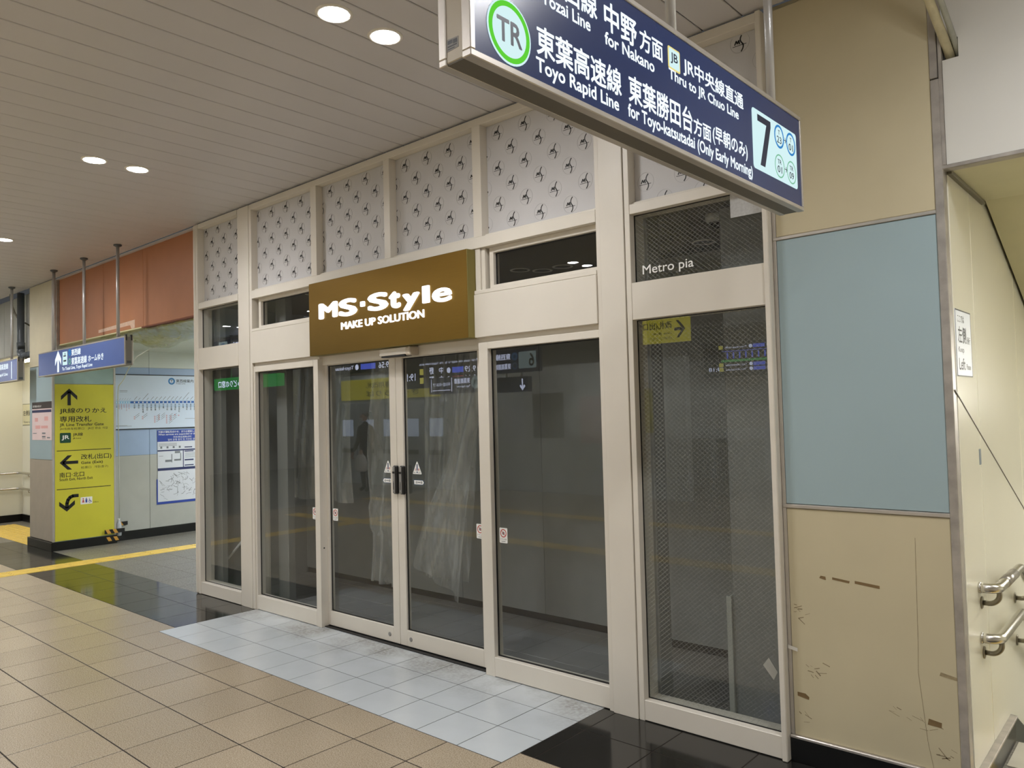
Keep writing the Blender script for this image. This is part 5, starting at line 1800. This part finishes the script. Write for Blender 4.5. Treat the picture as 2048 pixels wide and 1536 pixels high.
# yellow exit sign
b6, bp6 = board(0.05, 0.95, 2.55, 2.90, -5.0, 'exit_sign', 'yellow hanging exit sign with an arrow mirrored in the wired-glass pane', mat('exit_yellow', 'c8bf2c', 0.4, emit='c8bf2c', estr=3.0))
text('改札(出口)', bp6, -0.72, -0.22, 2.72, 2.84, M_INK, b6, 0.001, 0.02)
text('Gate (Exit)', bp6, -0.72, -0.42, 2.65, 2.69, M_INK, b6, 0.001, 0.01)
text('检票口 개찰구', bp6, -0.72, -0.35, 2.585, 2.625, M_INK, b6, 0.001)
prism('arrow', [rect(-0.88, -0.76, 2.70, 2.74), [(-0.93, 2.72), (-0.83, 2.84), (-0.79, 2.84), (-0.885, 2.72)], [(-0.93, 2.72), (-0.885, 2.72), (-0.79, 2.60), (-0.83, 2.60)]], bp6, 0.001, M_INK, b6, 0.0005)
# green lit sign
b7, bp7 = board(-10.6, -7.9, 2.30, 2.56, -4.2, 'green_sign', 'green lit sign mirrored in the two leftmost panes', emis('green_face', '2f9a48', 2.2))
text('みどりの窓口', bp7, 9.4, 10.4, 2.35, 2.50, M_SCR, b7, 0.001, 0.02)
# T sign mirrored in upper left pane
b8, bp8 = board(-11.0, -9.3, 3.05, 3.45, -4.4, 'line_sign', 'navy lit sign with a round T badge mirrored in the small upper left pane', M_NAVY)
prism('badge_face', [rect(10.35, 10.75, 3.08, 3.42, 0.04)], bp8, 0.001, M_LITBOX, b8, 0.0005)
prism('line_badge', ring(10.55, 3.25, 0.07, 0.14, 24), bp8, 0.002, M_LITBLUE, b8, 0.0005)
text('東西線', bp8, 9.5, 10.25, 3.12, 3.38, M_SCR, b8, 0.001, 0.02)
# yellow ticket banner and counters on the far side
ct = empty('ticket_counter', (-7.6, -7.2, 0), 'ticket machine wall with a yellow banner mirrored in the left sliding door', 'ticket machines')
box('wall_unit', -10.2, -5.3, -7.6, -7.1, 0.0, 2.62, mat('pale_machine_wall', 'd9e0e0', 0.45), ct, 0.004)
box('banner', -9.9, -6.3, -7.12, -7.08, 2.03, 2.52, mat('banner_yellow', 'c4bc3c', 0.45, emit='c4bc3c', estr=1.2), ct, 0.003)
cpn = plane('Y+', -7.08)
text('のりこし専用改札', cpn, 7.0, 8.9, 2.30, 2.44, M_INK, ct, 0.001, 0.01)
text('きっぷうりば', cpn, 7.0, 8.9, 2.10, 2.24, M_INK, ct, 0.001, 0.01)
for k, x in enumerate((-9.6, -8.8, -8.0, -7.2, -6.4)):
    t = box('machine', x - 0.33, x + 0.33, -7.13, -7.05, 0.55, 1.95, mat('machine_grey', 'c3cacd', 0.4), ct, 0.01)
    box('screen', x - 0.22, x + 0.22, -7.052, -7.045, 1.15, 1.55, emis('machine_screen', 'bccbe0', 1.6), t, 0.002)
    box('coin_tray', x - 0.2, x + 0.2, -7.055, -7.0, 0.75, 0.85, M_CHAR, t, 0.004)
gt = empty('gate_row', (-1.5, -9.4, 0), 'row of steel ticket gates across the concourse', 'ticket gates')
for k in range(7):
    x = -5.0 + 1.15 * k
    g = box('gate', x - 0.12, x + 0.12, -10.2, -8.6, 0.0, 1.0, M_STEEL, gt, 0.03, 2)
    box('reader', x - 0.10, x + 0.10, -8.75, -8.58, 0.98, 1.06, M_CHAR, g, 0.01)
po = empty('notice_wall', (-2.4, -7.6, 0), 'free-standing wall of pale notices mirrored in the right sliding door', 'notice board')
box('board', -5.1, -0.6, -7.9, -7.7, 0.0, 2.55, mat('pale_notice_wall', 'dde3e3', 0.5), po, 0.004)
for k, (x, w_, z0, z1) in enumerate(((-4.6, 0.6, 1.0, 1.9), (-3.7, 0.8, 1.1, 2.0), (-2.6, 0.6, 1.0, 1.9), (-1.7, 0.9, 1.2, 2.0))):
    prism('notice_sheet', [rect(-x - w_ / 2, -x + w_ / 2, z0, z1)], plane('Y+', -7.7), 0.0, (M_POSTER, M_GREYP, M_PINK, M_YSIGN)[k], po, 0.002)

# ---- a passer-by whose mirror image stands in the left sliding door
PX, PY = -7.35, -5.85


def skin_body(name, nodes, edges, m, parent, sub=2):
    me = bpy.data.meshes.new(name)
    c = Vector((PX, PY, 0))
    me.from_pydata([Vector(n[0]) for n in nodes], edges, [])
    o = bpy.data.objects.new(name, me)
    me.materials.append(m)
    COL.objects.link(o)
    o.location = c - wpos(parent)
    o.parent = parent
    sm = o.modifiers.new('skin', 'SKIN')
    sm.use_smooth_shade = True
    for i, n in enumerate(nodes):
        sv = me.skin_vertices[0].data[i]
        sv.radius = (n[1], n[2] if len(n) > 2 else n[1])
        sv.use_root = (i == 0)
    ss = o.modifiers.new('sub', 'SUBSURF')
    ss.levels = sub
    ss.render_levels = sub
    return o


ps = empty('person', (PX, PY, 0), 'person in dark clothes carrying a white bag, mirrored in the left sliding door', 'person')
M_JACKET = mat('dark_jacket', '23262b', 0.7, noise=0.1, scale=12)
M_TROUS = mat('dark_trousers', '1c1c20', 0.75)
M_SKIN = mat('skin', 'c99b7e', 0.5)
M_HAIR = mat('black_hair', '0f0d0c', 0.5)
nodes = [((0, 0, 0.93), .15, .11), ((0, 0, 1.10), .145, .105), ((0, 0, 1.28), .165, .11), ((0, 0, 1.39), .13, .09), ((0, 0.01, 1.47), .055, .055), ((0, 0.02, 1.53), .05, .05),
         ((-0.19, 0, 1.37), .068, .068), ((-0.25, 0.0, 1.12), .055, .055), ((-0.22, 0.13, 0.93), .042, .042), ((-0.21, 0.17, 0.87), .032, .032),
         ((0.19, 0, 1.37), .068, .068), ((0.26, 0.02, 1.12), .055, .055), ((0.20, 0.16, 0.98), .042, .042), ((0.16, 0.2, 0.94), .032, .032),
         ((-0.09, 0, 0.84), .092, .098), ((-0.10, 0.02, 0.48), .062, .066), ((-0.10, -0.02, 0.10), .042, .046), ((-0.11, 0.10, 0.045), .042, .036),
         ((0.09, 0, 0.84), .092, .098), ((0.10, 0.03, 0.48), .062, .066), ((0.10, 0.0, 0.10), .042, .046), ((0.11, 0.12, 0.045), .042, .036)]
edges = [(0, 1), (1, 2), (2, 3), (3, 4), (4, 5), (3, 6), (6, 7), (7, 8), (8, 9), (3, 10), (10, 11), (11, 12), (12, 13), (0, 14), (14, 15), (15, 16), (16, 17), (0, 18), (18, 19), (19, 20), (20, 21)]
skin_body('body', nodes, edges, M_JACKET, ps)
hd = [((0, 0.03, 1.52), .05, .055), ((0, 0.035, 1.57), .066, .075), ((0, 0.03, 1.63), .076, .092), ((0, 0.02, 1.68), .066, .08), ((0, 0.115, 1.60), .014, .016)]
skin_body('head', hd, [(0, 1), (1, 2), (2, 3), (2, 4)], M_SKIN, ps)
skin_body('hair', [((0, -0.005, 1.60), .08, .085), ((0, 0.0, 1.66), .087, .098), ((0, 0.01, 1.71), .06, .07)], [(0, 1), (1, 2)], M_HAIR, ps)
for s in (-1, 1):
    prism('eye', [disc(-(PX + s * 0.03), 1.625, 0.010, 10, 0.006)], plane('Y+', PY + 0.118), 0.0, M_INK, ps, 0.002)
prism('face_mask', [rect(-PX - 0.055, -PX + 0.055, 1.535, 1.60, 0.02)], plane('Y+', PY + 0.112), 0.0, M_WHITE, ps, 0.012)
for s, (hx, hy, hz) in ((-1, (-0.21, 0.18, 0.86)), (1, (0.155, 0.21, 0.93))):
    hn = [((hx, hy, hz), .026, .026), ((hx, hy + 0.02, hz - 0.06), .034, .02)]
    he = [(0, 1)]
    for f_ in range(4):
        b = len(hn)
        ox = -0.03 + 0.02 * f_
        hn += [((hx + ox, hy + 0.03, hz - 0.10), .0095, .0095), ((hx + ox, hy + 0.015, hz - 0.135 + 0.004 * abs(f_ - 1)), .0085, .0085), ((hx + ox, hy - 0.005, hz - 0.15 + 0.004 * abs(f_ - 1)), .008, .008)]
        he += [(1, b), (b, b + 1), (b + 1, b + 2)]
    b = len(hn)
    hn += [((hx - s * 0.035, hy + 0.035, hz - 0.05), .011, .011), ((hx - s * 0.045, hy + 0.045, hz - 0.085), .009, .009)]
    he += [(0, b), (b, b + 1)]
    skin_body('hand', hn, he, M_SKIN, ps, 1)
bg = empty('shopping_bag', (PX + 0.16, PY + 0.24, 0.5), 'white carrier bag held by the mirrored person', 'bag')
_bv, _bf = [], []
for (z, hw, hd_) in ((0.46, 0.13, 0.05), (0.50, 0.17, 0.075), (0.66, 0.175, 0.07), (0.78, 0.13, 0.04), (0.82, 0.09, 0.02)):
    for k in range(16):
        a = 2 * math.pi * k / 16
        _bv.append((PX + 0.14 + hw * math.copysign(abs(math.cos(a)) ** 0.6, math.cos(a)), PY + 0.24 + hd_ * math.sin(a) + 0.008 * math.sin(5 * a), z))
for i in range(4):
    for k in range(16):
        _bf.append((i * 16 + k, i * 16 + (k + 1) % 16, (i + 1) * 16 + (k + 1) % 16, (i + 1) * 16 + k))
_bf.append(tuple(range(15, -1, -1)))
mesh_obj('bag_body', _bv, _bf, M_WHITE, bg, True)
for s in (-0.025, 0.025):
    tube('bag_handle', [(PX + 0.08, PY + 0.24 + s, 0.80), (PX + 0.12, PY + 0.23, 0.86), (PX + 0.155, PY + 0.225, 0.875), (PX + 0.18, PY + 0.23, 0.86), (PX + 0.21, PY + 0.24 + s, 0.80)], 0.006, M_WHITE, bg, 8)
